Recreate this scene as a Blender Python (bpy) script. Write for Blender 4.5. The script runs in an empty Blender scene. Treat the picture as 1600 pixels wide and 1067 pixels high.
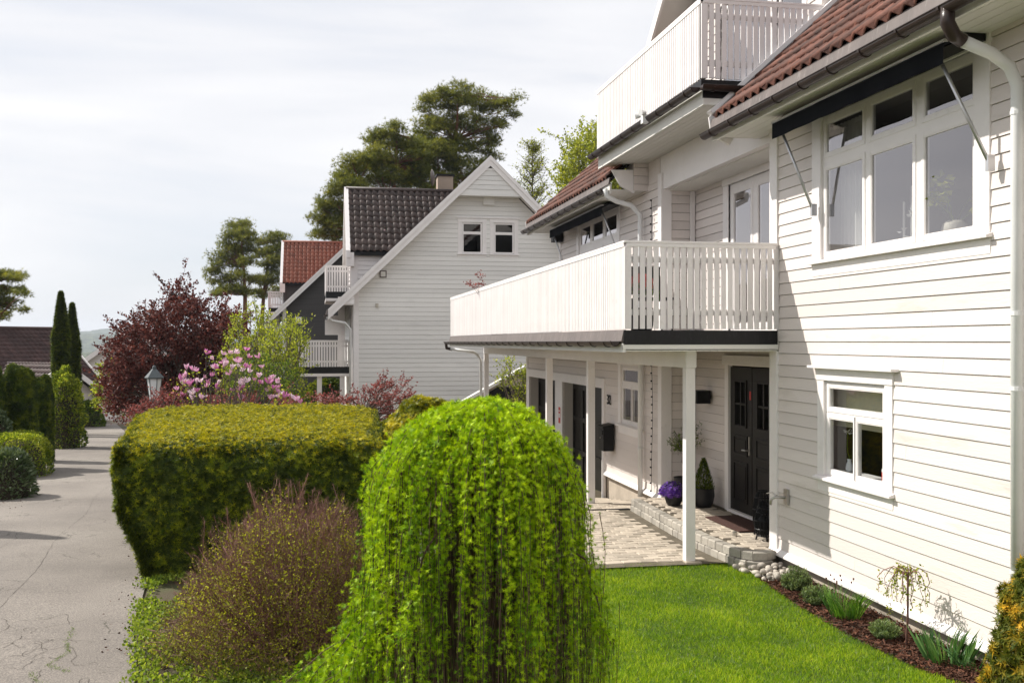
import bpy, math, random
import numpy as np
from mathutils import Vector, Matrix, noise as mnoise
R = random.Random(7); NR = np.random.default_rng(11)
scene = bpy.context.scene
COL = scene.collection
F, H = 1600.0, 2.7
TH = math.atan(303/1600.0); CT, ST = math.cos(TH), math.sin(TH)
PI = math.pi

# ---------- measuring helpers: a point of the place at a known distance ----------
def W(px, py, d):
    x = (px-800)/F*d
    return (x*CT+d*ST, d*CT-x*ST, H+(533-py)*d/F)
def YonX(px, X): return X/math.tan(TH+math.atan((px-800)/F))
def XonY(px, Y): return Y*math.tan(TH+math.atan((px-800)/F))
def ground_z(x, y):
    z = -0.04*max(0.0, y-12)
    if y > 62: z = -2.0-0.11*(y-62)
    if y > 400: z = -39.2-0.002*(y-400)
    return z

# ---------- materials ----------
def new_mat(name):
    m = bpy.data.materials.new(name); m.use_nodes = True
    nt = m.node_tree; nt.nodes.clear()
    out = nt.nodes.new('ShaderNodeOutputMaterial')
    return m, nt, out
def N(nt, t, **k):
    n = nt.nodes.new(t)
    for a, b in k.items():
        if a.startswith('i_'): n.inputs[a[2:].replace('_', ' ')].default_value = b
        else: setattr(n, a, b)
    return n
def ramp(nt, stops):
    r = nt.nodes.new('ShaderNodeValToRGB'); e = r.color_ramp.elements
    while len(e) < len(stops): e.new(0.5)
    for q, (p, c) in zip(e, stops): q.position = p; q.color = (*c, 1)
    return r
def mixc(nt, a, b, fac, mode='MIX'):
    m = nt.nodes.new('ShaderNodeMix'); m.data_type = 'RGBA'; m.blend_type = mode
    for s, v in ((m.inputs[0], fac), (m.inputs[6], a), (m.inputs[7], b)):
        if hasattr(v, 'is_output') or hasattr(v, 'links'): nt.links.new(v, s)
        elif isinstance(v, (int, float)): s.default_value = v
        else: s.default_value = (*v, 1)
    return m.outputs[2]
def paint(name, col, rough=0.55, var=0.08, scale=3.0, bump=0.02, bscale=60, stretch=(1, 1, 1), dirt=None, spec=0.4, rnd=0.0, metallic=0.0):
    m, nt, out = new_mat(name)
    tc = N(nt, 'ShaderNodeTexCoord'); mp = N(nt, 'ShaderNodeMapping'); mp.inputs['Scale'].default_value = stretch
    nt.links.new(tc.outputs['Object'], mp.inputs[0])
    n1 = N(nt, 'ShaderNodeTexNoise', i_Scale=scale, i_Detail=6.0, i_Roughness=0.6); nt.links.new(mp.outputs[0], n1.inputs['Vector'])
    dark = tuple(c*(1-var*2) for c in col); lite = tuple(min(1, c*(1+var)) for c in col)
    r1 = ramp(nt, [(0.3, dark), (0.6, col), (0.8, lite)]); nt.links.new(n1.outputs['Fac'], r1.inputs[0])
    c = r1.outputs[0]
    if dirt:
        n3 = N(nt, 'ShaderNodeTexNoise', i_Scale=scale*4.3, i_Detail=8.0, i_Roughness=0.7); nt.links.new(mp.outputs[0], n3.inputs['Vector'])
        r3 = ramp(nt, [(0.56, (0, 0, 0)), (0.72, (1, 1, 1))]); nt.links.new(n3.outputs['Fac'], r3.inputs[0])
        c = mixc(nt, c, dirt[0], r3.outputs[0]) if dirt[1] >= 1 else mixc(nt, c, mixc(nt, c, dirt[0], dirt[1]), r3.outputs[0])
    if rnd:
        at = N(nt, 'ShaderNodeAttribute', attribute_name='rnd')
        rr = ramp(nt, [(0.0, (1-rnd,)*3), (1.0, (1+rnd*0.6,)*3)]); nt.links.new(at.outputs['Fac'], rr.inputs[0])
        c = mixc(nt, c, rr.outputs[0], 1.0, 'MULTIPLY')
    b = N(nt, 'ShaderNodeBsdfPrincipled', i_Roughness=rough, i_Metallic=metallic)
    b.inputs['Specular IOR Level'].default_value = spec
    nt.links.new(c, b.inputs['Base Color'])
    n2 = N(nt, 'ShaderNodeTexNoise', i_Scale=bscale, i_Detail=5.0); nt.links.new(mp.outputs[0], n2.inputs['Vector'])
    bp = N(nt, 'ShaderNodeBump', i_Strength=0.6, i_Distance=bump); nt.links.new(n2.outputs['Fac'], bp.inputs['Height'])
    nt.links.new(bp.outputs[0], b.inputs['Normal'])
    nt.links.new(b.outputs[0], out.inputs[0])
    return m
def leafmat(name, stops, trans=0.35, rough=0.55, clump=1.2, cvar=0.35, spec=0.14, tint=(1.6, 1.5, 0.7)):
    """leaf colour picked at random per leaf, drifting slowly through the plant"""
    m, nt, out = new_mat(name)
    at = N(nt, 'ShaderNodeAttribute', attribute_name='rnd')
    tc = N(nt, 'ShaderNodeTexCoord')
    n1 = N(nt, 'ShaderNodeTexNoise', i_Scale=clump, i_Detail=3.0); nt.links.new(tc.outputs['Object'], n1.inputs['Vector'])
    ma = N(nt, 'ShaderNodeMath', operation='MULTIPLY_ADD'); ma.inputs[1].default_value = cvar*2; ma.inputs[2].default_value = -cvar
    nt.links.new(n1.outputs['Fac'], ma.inputs[0])
    ad = N(nt, 'ShaderNodeMath', operation='ADD', use_clamp=True); nt.links.new(ma.outputs[0], ad.inputs[0]); nt.links.new(at.outputs['Fac'], ad.inputs[1])
    r = ramp(nt, stops); nt.links.new(ad.outputs[0], r.inputs[0])
    b = N(nt, 'ShaderNodeBsdfPrincipled', i_Roughness=rough); b.inputs['Specular IOR Level'].default_value = spec
    nt.links.new(r.outputs[0], b.inputs['Base Color'])
    t = N(nt, 'ShaderNodeBsdfTranslucent'); nt.links.new(mixc(nt, r.outputs[0], tint, 1.0, 'MULTIPLY'), t.inputs[0])
    mx = N(nt, 'ShaderNodeMixShader'); mx.inputs[0].default_value = trans
    nt.links.new(b.outputs[0], mx.inputs[1]); nt.links.new(t.outputs[0], mx.inputs[2]); nt.links.new(mx.outputs[0], out.inputs[0])
    return m
def glassmat(name, base=0.16, gain=1.6, tint=(0.86, 0.88, 0.88), refl=(0.84, 0.81, 0.83)):
    m, nt, out = new_mat(name)
    lw = N(nt, 'ShaderNodeLayerWeight'); lw.inputs[0].default_value = .5; fr = N(nt, 'ShaderNodeMath', operation='POWER'); fr.inputs[1].default_value = 3.0; nt.links.new(lw.outputs['Facing'], fr.inputs[0])
    ma = N(nt, 'ShaderNodeMath', operation='MULTIPLY_ADD', use_clamp=True); ma.inputs[1].default_value = gain; ma.inputs[2].default_value = base
    nt.links.new(fr.outputs[0], ma.inputs[0])
    g = N(nt, 'ShaderNodeBsdfGlossy', i_Roughness=0.01); g.inputs['Color'].default_value = (*refl, 1)
    tr = N(nt, 'ShaderNodeBsdfTransparent'); tr.inputs[0].default_value = (*tint, 1)
    mx = N(nt, 'ShaderNodeMixShader'); nt.links.new(ma.outputs[0], mx.inputs[0])
    nt.links.new(tr.outputs[0], mx.inputs[1]); nt.links.new(g.outputs[0], mx.inputs[2]); nt.links.new(mx.outputs[0], out.inputs[0])
    return m
M = {}
M['cream'] = paint('cream_cladding', (0.73, 0.665, 0.625), 0.5, 0.035, 0.8, 0.004, 90, (1, 0.15, 1), ((0.48, 0.42, 0.35), 0.5), rnd=0.09)
M['white'] = paint('white_paint', (0.84, 0.80, 0.78), 0.45, 0.03, 2.0, 0.003, 80, dirt=((0.6, 0.56, 0.5), 0.3))
M['slat'] = paint('white_slat_paint', (0.82, 0.78, 0.765), 0.45, 0.03, 2.0, 0.003, 80, dirt=((0.55, 0.5, 0.44), 0.3), rnd=0.07)
M['greyclad'] = paint('pale_grey_cladding', (0.78, 0.76, 0.725), 0.5, 0.05, 0.7, 0.004, 60, (0.2, 1, 1), ((0.55, 0.53, 0.5), 0.4), rnd=0.06)
M['darkclad'] = paint('charcoal_cladding', (0.055, 0.05, 0.048), 0.6, 0.08, 0.7, 0.004, 60, (0.2, 1, 1), rnd=0.1)
M['palewood'] = paint('soffit_paint', (0.76, 0.74, 0.69), 0.5, 0.03, 1.5, 0.003, 80)
M['brown'] = paint('brown_metal', (0.040, 0.027, 0.023), 0.3, 0.12, 4, 0.002, 100, dirt=((0.09, 0.07, 0.065), 0.4), spec=0.3)
M['browngrey'] = paint('weathered_flashing', (0.15, 0.122, 0.11), 0.5, 0.15, 3, 0.003, 60, (1, 2, 0.4), ((0.42, 0.39, 0.36), 0.5), spec=0.5)
M['gap'] = paint('board_gap', (0.10, 0.085, 0.07), 0.9)
M['black'] = paint('black_paint', (0.010, 0.010, 0.011), 0.45, 0.15, 4, 0.002, 80, spec=0.2)
M['flash'] = paint('black_flashing', (0.010, 0.010, 0.011), 0.4, 0.2, 3, 0.003, 60, (3, 3, 0.6), ((0.05, 0.05, 0.05), 0.4), spec=0.25)
M['fabric'] = paint('charcoal_fabric', (0.014, 0.015, 0.019), 0.9, 0.1, 5, 0.003, 300, spec=0.05)
M['doorblk'] = paint('dark_door_paint', (0.014, 0.012, 0.011), 0.4, 0.1, 3, 0.003, 60, spec=0.25)
M['alu'] = paint('brushed_aluminium', (0.55, 0.55, 0.56), 0.35, 0.05, 6, 0.001, 120, metallic=0.7)
M['steel'] = paint('steel', (0.5, 0.48, 0.45), 0.3, 0.05, 6, 0.001, 120, metallic=0.9)
M['conc'] = paint('concrete', (0.45, 0.385, 0.31), 0.85, 0.15, 2, 0.008, 50, dirt=((0.22, 0.18, 0.14), 0.5))
M['reveal'] = paint('reveal_paint', (0.50, 0.46, 0.42), 0.6, 0.04, 1, 0.003, 60)
M['tile'] = paint('red_clay_tiles', (0.165, 0.062, 0.04), 0.75, 0.35, 3.5, 0.006, 60, dirt=((0.075, 0.055, 0.046), 0.85), rnd=0.5)
M['tileblk'] = paint('black_concrete_tiles', (0.085, 0.06, 0.052), 0.55, 0.2, 2, 0.004, 60, dirt=((0.30, 0.20, 0.165), 0.8), rnd=0.3)
M['tileor'] = paint('orange_tiles', (0.31, 0.115, 0.075), 0.7, 0.12, 2, 0.004, 60, rnd=0.25)
M['tilebr'] = paint('brown_tiles', (0.085, 0.045, 0.04), 0.7, 0.2, 0.6, 0.004, 60, rnd=0.25)
M['asphalt'] = None
M['paver'] = paint('paver_stone', (0.50, 0.43, 0.345), 0.9, 0.10, 2.0, 0.006, 70, dirt=((0.34, 0.29, 0.23), 0.5), rnd=0.2)
M['kerb'] = paint('kerb_stone', (0.42, 0.385, 0.33), 0.9, 0.15, 5.0, 0.008, 50, dirt=((0.2, 0.18, 0.16), 0.5), rnd=0.25)
M['joint'] = paint('joint_sand', (0.15, 0.125, 0.09), 0.95, 0.2, 6.0, 0.01, 60, dirt=((0.06, 0.08, 0.025), 0.6))
M['pebble'] = paint('river_stone', (0.47, 0.42, 0.36), 0.75, 0.25, 8.0, 0.004, 60, dirt=((0.32, 0.26, 0.2), 0.6), rnd=0.5)
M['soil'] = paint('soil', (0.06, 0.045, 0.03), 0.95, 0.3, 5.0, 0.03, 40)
M['bark'] = paint('mulch_bark', (0.13, 0.05, 0.025), 0.9, 0.3, 8.0, 0.004, 60, rnd=0.6)
M['mat'] = paint('coir_door_mat', (0.09, 0.04, 0.03), 0.98, 0.35, 60.0, 0.006, 400)
M['pinebark'] = paint('pine_bark', (0.24, 0.105, 0.055), 0.9, 0.3, 1.2, 0.03, 9, (1, 1, 0.4), ((0.09, 0.06, 0.045), 0.7))
M['twig'] = paint('grey_twig', (0.13, 0.10, 0.08), 0.85, 0.2, 3, 0.004, 40, rnd=0.3)
M['twigred'] = paint('red_brown_twig', (0.26, 0.13, 0.10), 0.8, 0.2, 3, 0.002, 40, rnd=0.5)
M['wood'] = paint('larch_twig', (0.11, 0.062, 0.038), 0.8, 0.3, 3, 0.002, 60, rnd=0.5)
M['chim'] = paint('chimney_render', (0.42, 0.33, 0.26), 0.85, 0.06, 2, 0.004, 40)
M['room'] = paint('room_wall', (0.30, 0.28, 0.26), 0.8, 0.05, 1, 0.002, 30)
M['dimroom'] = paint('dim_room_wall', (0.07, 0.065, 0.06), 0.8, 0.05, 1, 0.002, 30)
M['curtain'] = paint('curtain_cloth', (0.75, 0.74, 0.71), 0.9, 0.04, 4, 0.002, 200)
M['blind'] = paint('roller_blind', (0.62, 0.59, 0.45), 0.9, 0.05, 4, 0.002, 200)
M['ceramic'] = paint('stone_ceramic', (0.6, 0.55, 0.46), 0.6, 0.12, 8, 0.004, 60)
M['potblk'] = paint('black_pot', (0.014, 0.014, 0.016), 0.45, 0.15, 5, 0.003, 60)
M['redpl'] = paint('red_sticker', (0.6, 0.05, 0.04), 0.5, 0.05, 5, 0.001, 60)
M['lampglass'] = paint('milky_lamp_glass', (0.72, 0.75, 0.76), 0.25, 0.05, 4, 0.001, 60)
M['lampmetal'] = paint('grey_green_lamp_metal', (0.06, 0.075, 0.08), 0.4, 0.1, 6, 0.002, 60)
M['white2'] = paint('white_plastic', (0.75, 0.75, 0.74), 0.4, 0.03, 3, 0.001, 60)
M['glass'] = glassmat('window_glass', 0.22, 1.0)
M['glasslow'] = glassmat('lower_window_glass', 0.05, 0.8)
M['glassfar'] = glassmat('far_window_glass', 0.05, 1.0)
# foliage
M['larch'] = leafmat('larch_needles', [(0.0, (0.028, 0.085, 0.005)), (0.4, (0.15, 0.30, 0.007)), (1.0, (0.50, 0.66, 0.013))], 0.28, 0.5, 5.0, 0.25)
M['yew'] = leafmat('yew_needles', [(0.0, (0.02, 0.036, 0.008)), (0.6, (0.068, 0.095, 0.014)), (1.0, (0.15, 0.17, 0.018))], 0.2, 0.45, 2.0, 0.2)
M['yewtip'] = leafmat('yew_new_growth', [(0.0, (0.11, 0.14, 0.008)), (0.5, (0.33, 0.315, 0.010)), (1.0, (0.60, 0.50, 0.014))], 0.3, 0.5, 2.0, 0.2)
M['yewgreen'] = leafmat('yew_side_shoots', [(0.0, (0.05, 0.085, 0.006)), (0.5, (0.16, 0.20, 0.010)), (1.0, (0.38, 0.38, 0.014))], 0.25, 0.5, 2.0, 0.2)
M['thuja'] = leafmat('thuja_scales', [(0.0, (0.018, 0.034, 0.006)), (0.55, (0.06, 0.095, 0.012)), (1.0, (0.20, 0.23, 0.02))], 0.2, 0.5, 0.8, 0.3)
M['goldtip'] = leafmat('golden_conifer', [(0.0, (0.05, 0.075, 0.012)), (0.55, (0.14, 0.15, 0.018)), (0.85, (0.5, 0.33, 0.03)), (1.0, (0.7, 0.42, 0.03))], 0.3, 0.5, 6.0, 0.2)
M['pine'] = leafmat('pine_needles', [(0.0, (0.04, 0.058, 0.014)), (0.5, (0.13, 0.15, 0.027)), (1.0, (0.31, 0.30, 0.045))], 0.35, 0.55, 0.25, 0.3)
M['maroon'] = leafmat('maroon_leaves', [(0.0, (0.035, 0.012, 0.012)), (0.5, (0.105, 0.032, 0.027)), (1.0, (0.24, 0.10, 0.08))], 0.3, 0.45, 0.5, 0.25, tint=(1.3, 1, .9))
M['redleaf'] = leafmat('red_maple_leaves', [(0.0, (0.12, 0.025, 0.02)), (0.5, (0.27, 0.075, 0.06)), (1.0, (0.44, 0.22, 0.20))], 0.4, 0.45, 0.8, 0.25, tint=(1.2, 1, 1))
M['spring'] = leafmat('young_yellow_green_leaves', [(0.0, (0.09, 0.13, 0.012)), (0.5, (0.24, 0.30, 0.03)), (1.0, (0.46, 0.48, 0.09))], 0.45, 0.5, 0.6, 0.25)
M['green'] = leafmat('mid_green_leaves', [(0.0, (0.03, 0.06, 0.012)), (0.5, (0.09, 0.15, 0.022)), (1.0, (0.2, 0.27, 0.05))], 0.35, 0.45, 0.8, 0.25)
M['rhodo'] = leafmat('rhododendron_leaves', [(0.0, (0.03, 0.055, 0.02)), (0.5, (0.08, 0.12, 0.05)), (1.0, (0.2, 0.25, 0.13))], 0.15, 0.3, 1.2, 0.25, 0.6)
M['spirea'] = leafmat('tiny_bush_leaves', [(0.0, (0.13, 0.12, 0.02)), (0.5, (0.27, 0.28, 0.03)), (1.0, (0.45, 0.47, 0.045))], 0.4, 0.5, 2.0, 0.3)
M['petal'] = leafmat('magnolia_petals', [(0.0, (0.62, 0.18, 0.44)), (0.5, (0.80, 0.48, 0.63)), (1.0, (0.87, 0.76, 0.80))], 0.3, 0.5, 3.0, 0.2, tint=(1, .95, 1))
M['purple'] = leafmat('purple_petals', [(0.0, (0.12, 0.03, 0.42)), (1.0, (0.32, 0.16, 0.72))], 0.3, 0.5, 3.0, 0.2)
M['herb'] = leafmat('grey_green_herb', [(0.0, (0.06, 0.10, 0.03)), (0.5, (0.15, 0.22, 0.08)), (1.0, (0.30, 0.37, 0.19))], 0.3, 0.5, 5.0, 0.2)
M['blade'] = leafmat('fresh_blades', [(0.0, (0.03, 0.09, 0.015)), (0.5, (0.08, 0.21, 0.025)), (1.0, (0.22, 0.38, 0.06))], 0.4, 0.45, 5.0, 0.2)
M['daff'] = leafmat('strap_leaves', [(0.0, (0.03, 0.08, 0.025)), (0.5, (0.07, 0.17, 0.05)), (1.0, (0.17, 0.3, 0.1))], 0.35, 0.35, 5.0, 0.2)
M['grass'] = leafmat('lawn_grass', [(0.0, (0.07, 0.15, 0.010)), (0.5, (0.18, 0.32, 0.014)), (1.0, (0.44, 0.53, 0.045))], 0.4, 0.5, 1.3, 0.3)
M['weed'] = leafmat('ground_cover_leaves', [(0.0, (0.06, 0.10, 0.015)), (0.5, (0.19, 0.28, 0.03)), (1.0, (0.38, 0.46, 0.07))], 0.35, 0.5, 2.5, 0.35)
M['birch'] = leafmat('birch_leaves', [(0.0, (0.12, 0.15, 0.02)), (0.5, (0.24, 0.28, 0.035)), (1.0, (0.4, 0.42, 0.08))], 0.45, 0.5, 0.6, 0.25)

# ---------- mesh builder ----------
class MB:
    def __init__(s): s.v = []; s.f = []; s.m = []; s.r = []; s.cm = 0; s.sm = []; s.smooth = False
    def add(s, vs, fs, rnd=None):
        o = len(s.v); s.v.extend([tuple(p) for p in vs]); r = R.random() if rnd is None else rnd
        s.r.extend([r]*len(vs))
        for f in fs: s.f.append(tuple(i+o for i in f)); s.m.append(s.cm); s.sm.append(s.smooth)
    def quad(s, a, b, c, d, rnd=None): s.add((a, b, c, d), ((0, 1, 2, 3),), rnd)
    def hexa(s, p, rnd=None):
        s.add(p, ((0, 3, 2, 1), (4, 5, 6, 7), (0, 1, 5, 4), (1, 2, 6, 5), (2, 3, 7, 6), (3, 0, 4, 7)), rnd)
    def box(s, x0, x1, y0, y1, z0, z1, rnd=None):
        if x0 > x1: x0, x1 = x1, x0
        if y0 > y1: y0, y1 = y1, y0
        if z0 > z1: z0, z1 = z1, z0
        s.hexa([(x0, y0, z0), (x1, y0, z0), (x1, y1, z0), (x0, y1, z0), (x0, y0, z1), (x1, y0, z1), (x1, y1, z1), (x0, y1, z1)], rnd)
    def bar(s, a, b, w, h, up=(0, 0, 1), rnd=None):
        a, b = Vector(a), Vector(b); d = (b-a).normalized(); u = Vector(up); sd = d.cross(u)
        if sd.length < 1e-4: sd = d.cross(Vector((1, 0, 0)))
        sd.normalize(); u = sd.cross(d); sd *= w/2; u *= h/2
        s.hexa([a-sd-u, a+sd-u, b+sd-u, b-sd-u, a-sd+u, a+sd+u, b+sd+u, b-sd+u], rnd)
    def prism(s, poly, a, b, rnd=None):
        """poly: list of 3D points, extruded from offset a to offset b (vectors)"""
        n = len(poly); a, b = Vector(a), Vector(b)
        vs = [Vector(p)+a for p in poly]+[Vector(p)+b for p in poly]
        s.add(vs, [tuple(range(n))[::-1], tuple(range(n, 2*n))]+[(i, (i+1) % n, n+(i+1) % n, n+i) for i in range(n)], rnd)
    def tube(s, pts, rad, seg=8, caps=True, rnd=None):
        pts = [Vector(p) for p in pts]; n = len(pts); vs = []
        up = Vector((0, 0, 1)); prev = None
        for i, p in enumerate(pts):
            d = (pts[min(i+1, n-1)]-pts[max(i-1, 0)]).normalized()
            if prev is None:
                sd = d.cross(up)
                if sd.length < 1e-3: sd = Vector((1, 0, 0))
            else: sd = prev-d*prev.dot(d)
            sd.normalize(); prev = sd; u = d.cross(sd); r = rad[i] if hasattr(rad, '__len__') else rad
            for k in range(seg):
                t = 2*PI*k/seg; vs.append(p+sd*(math.cos(t)*r)+u*(math.sin(t)*r))
        fs = [(i*seg+k, i*seg+(k+1) % seg, (i+1)*seg+(k+1) % seg, (i+1)*seg+k) for i in range(n-1) for k in range(seg)]
        if caps: fs += [tuple(range(seg))[::-1], tuple(range((n-1)*seg, n*seg))]
        s.add(vs, fs, rnd)
    def lathe(s, prof, c, seg=20, rnd=None, wob=None):
        vs = []
        for r, z in prof:
            for k in range(seg):
                t = 2*PI*k/seg; q = r*(wob(t, z) if wob else 1); vs.append((c[0]+q*math.cos(t), c[1]+q*math.sin(t), c[2]+z))
        n = len(prof)
        fs = [(i*seg+k, i*seg+(k+1) % seg, (i+1)*seg+(k+1) % seg, (i+1)*seg+k) for i in range(n-1) for k in range(seg)]
        fs += [tuple(range(seg))[::-1], tuple(range((n-1)*seg, n*seg))]
        s.add(vs, fs, rnd)
    def build(s, name, mats, parent=None, local=False, bevel=0):
        me = bpy.data.meshes.new(name)
        off = Vector((0, 0, 0)) if (parent is None or local) else wloc(parent)
        me.from_pydata([(p[0]-off.x, p[1]-off.y, p[2]-off.z) for p in s.v], [], s.f)
        if not isinstance(mats, (list, tuple)): mats = [mats]+([M['gap']] if 1 in s.m else [])
        for m in mats: me.materials.append(m)
        if len(mats) > 1: me.polygons.foreach_set('material_index', s.m)
        if any(s.sm): me.polygons.foreach_set('use_smooth', s.sm)
        a = me.attributes.new('rnd', 'FLOAT', 'POINT'); a.data.foreach_set('value', s.r)
        me.update()
        o = bpy.data.objects.new(name, me); COL.objects.link(o)
        if parent is not None: o.parent = parent
        if bevel:
            b = o.modifiers.new('edge', 'BEVEL'); b.width = bevel; b.segments = 2; b.limit_method = 'ANGLE'; b.angle_limit = 0.7
        return o
def wloc(o):
    v = Vector((0, 0, 0))
    while o is not None: v += o.location; o = o.parent
    return v
def tag(o, label=None, cat=None, group=None, kind=None):
    if label: o['label'] = label
    if cat: o['category'] = cat
    if group: o['group'] = group
    if kind: o['kind'] = kind
    return o
def thing(name, loc, label, cat, group=None):
    o = bpy.data.objects.new(name, None); COL.objects.link(o); o.location = loc; o.empty_display_size = 0.2
    return tag(o, label, cat, group)
def copy_tree(o, parent=None):
    c = o.copy(); COL.objects.link(c); c.parent = parent
    for ch in list(o.children): copy_tree(ch, c)
    return c

# ---------- numpy scatter: many small leaves in one mesh ----------
def tmpl_leaf(w=0.5, fold=0.15):
    return np.array([(0, 0, 0), (-w/2, fold, 0.5), (w/2, fold, 0.5), (0, 0, 1)], float), [(0, 2, 1), (1, 2, 3)]
def tmpl_tuft(k=7, w=0.06, spread=0.9, seed=1, up=0.35):
    g = np.random.default_rng(seed); vs = []; fs = []
    for i in range(k):
        a = 2*PI*i/k+g.uniform(-.3, .3); e = g.uniform(up-0.3, up+0.5)*spread
        d = np.array((math.cos(a)*math.cos(e), math.sin(a)*math.cos(e), math.sin(e))); sd = np.cross(d, (0, 0, 1.0)); sd /= np.linalg.norm(sd)+1e-6
        L = g.uniform(0.7, 1.0); b = len(vs); vs += [d*0.05-sd*w/2, d*0.05+sd*w/2, d*L]; fs.append((b, b+1, b+2))
    return np.array(vs), fs
def tmpl_blade(w=0.08, bend=0.3):
    return np.array([(-w/2, 0, 0), (w/2, 0, 0), (-w/3, bend*.3, .55), (w/3, bend*.3, .55), (0, bend, 1)], float), [(0, 1, 3), (0, 3, 2), (2, 3, 4)]
def scatter(name, P, D, size, tm, mats, parent=None, rnd=None, mi=None, spin=None):
    TV, TF = tm; P = np.asarray(P, float); D = np.asarray(D, float); n = len(P)
    D = D/(np.linalg.norm(D, axis=1, keepdims=True)+1e-9)
    if spin is None:
        a = NR.normal(size=(n, 3))
    else: a = np.asarray(spin, float)
    x = np.cross(a, D); x /= np.linalg.norm(x, axis=1, keepdims=True)+1e-9; y = np.cross(D, x)
    size = np.broadcast_to(np.asarray(size, float), (n,))
    V = (TV[None, :, 0, None]*x[:, None, :]+TV[None, :, 1, None]*y[:, None, :]+TV[None, :, 2, None]*D[:, None, :])*size[:, None, None]+P[:, None, :]
    m = len(TV); FA = np.array(TF)[None]+(np.arange(n)*m)[:, None, None]; FA = FA.reshape(-1, 3); k = len(TF)
    if parent is not None: V = V-np.array(wloc(parent))[None, None]
    me = bpy.data.meshes.new(name); me.vertices.add(n*m); me.vertices.foreach_set('co', V.reshape(-1).astype(np.float32))
    nf = len(FA); me.loops.add(nf*3); me.loops.foreach_set('vertex_index', FA.reshape(-1).astype(np.int32))
    me.polygons.add(nf); me.polygons.foreach_set('loop_start', (np.arange(nf)*3).astype(np.int32))
    if not isinstance(mats, (list, tuple)): mats = [mats]
    for q in mats: me.materials.append(q)
    if mi is not None: me.polygons.foreach_set('material_index', np.repeat(mi, k).astype(np.int32))
    if rnd is None: rnd = NR.random(n)
    at = me.attributes.new('rnd', 'FLOAT', 'POINT'); at.data.foreach_set('value', np.repeat(rnd, m).astype(np.float32))
    me.update(calc_edges=True)
    o = bpy.data.objects.new(name, me); COL.objects.link(o)
    if parent is not None: o.parent = parent
    return o
def unit(n):
    v = NR.normal(size=(n, 3)); return v/np.linalg.norm(v, axis=1, keepdims=True)
def limb(mb, a, b, r0, r1, seg=6, sag=0.0, wob=0.05, k=5):
    a, b = Vector(a), Vector(b); L = (b-a).length; pts = []
    off = [Vector((R.uniform(-1, 1), R.uniform(-1, 1), R.uniform(-1, 1)))*wob*L for _ in range(k+1)]
    for i in range(k+1):
        t = i/k; p = a.lerp(b, t)+off[i]*math.sin(PI*t)+Vector((0, 0, -sag*L*math.sin(PI*t))); pts.append(p)
    mb.smooth = True
    mb.tube(pts, [r0+(r1-r0)*i/k for i in range(k+1)], seg, True); mb.smooth = False
    return pts
# ---------- walls ----------
class Fr:
    def __init__(s, o, u, n): s.o = Vector(o); s.u = Vector(u); s.n = Vector(n)
    def P(s, u, v, n=0): return s.o+s.u*u+Vector((0, 0, v))+s.n*n
    def box(s, mb, u0, u1, v0, v1, n0, n1, rnd=None):
        p = s.P; q = [p(u0, v0, n0), p(u1, v0, n0), p(u1, v0, n1), p(u0, v0, n1), p(u0, v1, n0), p(u1, v1, n0), p(u1, v1, n1), p(u0, v1, n1)]
        mb.hexa(q, rnd)
GAP = .0055
def siding(mb, fr, v0, v1, span, holes=(), pitch=0.1375, step=0.011, base=None, seams=0.0):
    """overlapping boards; span(v) -> (ua, ub); holes = (u0,u1,v0,v1)"""
    base = v0 if base is None else base
    k0 = int(math.floor((v0-base)/pitch+1e-6)); k = k0
    while base+k*pitch < v1-1e-4:
        b0 = base+k*pitch; b1 = b0+pitch; lo, hi = max(b0, v0), min(b1, v1); k += 1
        if hi-lo < 0.004: continue
        cuts = sorted({lo, hi} | {w for h in holes for w in (h[2], h[3]) if lo+.002 < w < hi-.002})
        rr = R.random(); seam = R.uniform(0, 1)
        for c0, c1 in zip(cuts[:-1], cuts[1:]):
            mid = (c0+c1)/2
            sa0, sb0 = span(c0); sa1, sb1 = span(c1)
            iv = [(0.0, 1.0)]
            L0 = sb0-sa0
            if L0 < 0.02: continue
            hs = sorted([(h[0], h[1]) for h in holes if h[2] < mid < h[3]])
            segs = []; cur = None
            pieces = []; left = ('L',)
            for h in hs: pieces.append((left, ('H', h[0]))); left = ('H', h[1])
            pieces.append((left, ('R',)))
            if L0 > 3 and seam < .55:
                su = sa0+L0*(.1+.8*((seam*7919) % 1)); np_ = []
                for l, r in pieces:
                    lo_ = sa0 if l[0] == 'L' else l[1]; hi_ = sb0 if r[0] == 'R' else r[1]
                    if lo_+.2 < su < hi_-.2: np_ += [(l, ('H', su-.0012)), (('H', su+.0012), r)]
                    else: np_.append((l, r))
                pieces = np_
            def uu(t, a, b): return a if t[0] == 'L' else b if t[0] == 'R' else t[1]
            n0 = 0.003+step*(1-(c0-b0)/pitch); n1 = 0.003+step*(1-(c1-b0)/pitch)
            for l, r in pieces:
                a0, a1 = uu(l, sa0, sb0), uu(l, sa1, sb1); e0, e1 = uu(r, sa0, sb0), uu(r, sa1, sb1)
                if e0-a0 < 0.005: continue
                P = fr.P
                if abs(c1-b1) < 1e-6: c1g = c1-GAP
                else: c1g = c1
                vs = [P(a0, c0, n0), P(e0, c0, n0), P(e1, c1g, n1), P(a1, c1g, n1), P(a0, c0, -0.02), P(e0, c0, -0.02), P(e1, c1g, -0.02), P(a1, c1g, -0.02)]
                mb.add(vs, ((0, 1, 2, 3), (0, 4, 5, 1), (2, 6, 7, 3), (0, 3, 7, 4), (1, 5, 6, 2)), rr)
                if c1g != c1: cm = mb.cm; mb.cm = 1; mb.quad(P(a1, c1g, -.012), P(e1, c1g, -.012), P(e1, c1, -.012), P(a1, c1, -.012)); mb.cm = cm
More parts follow.
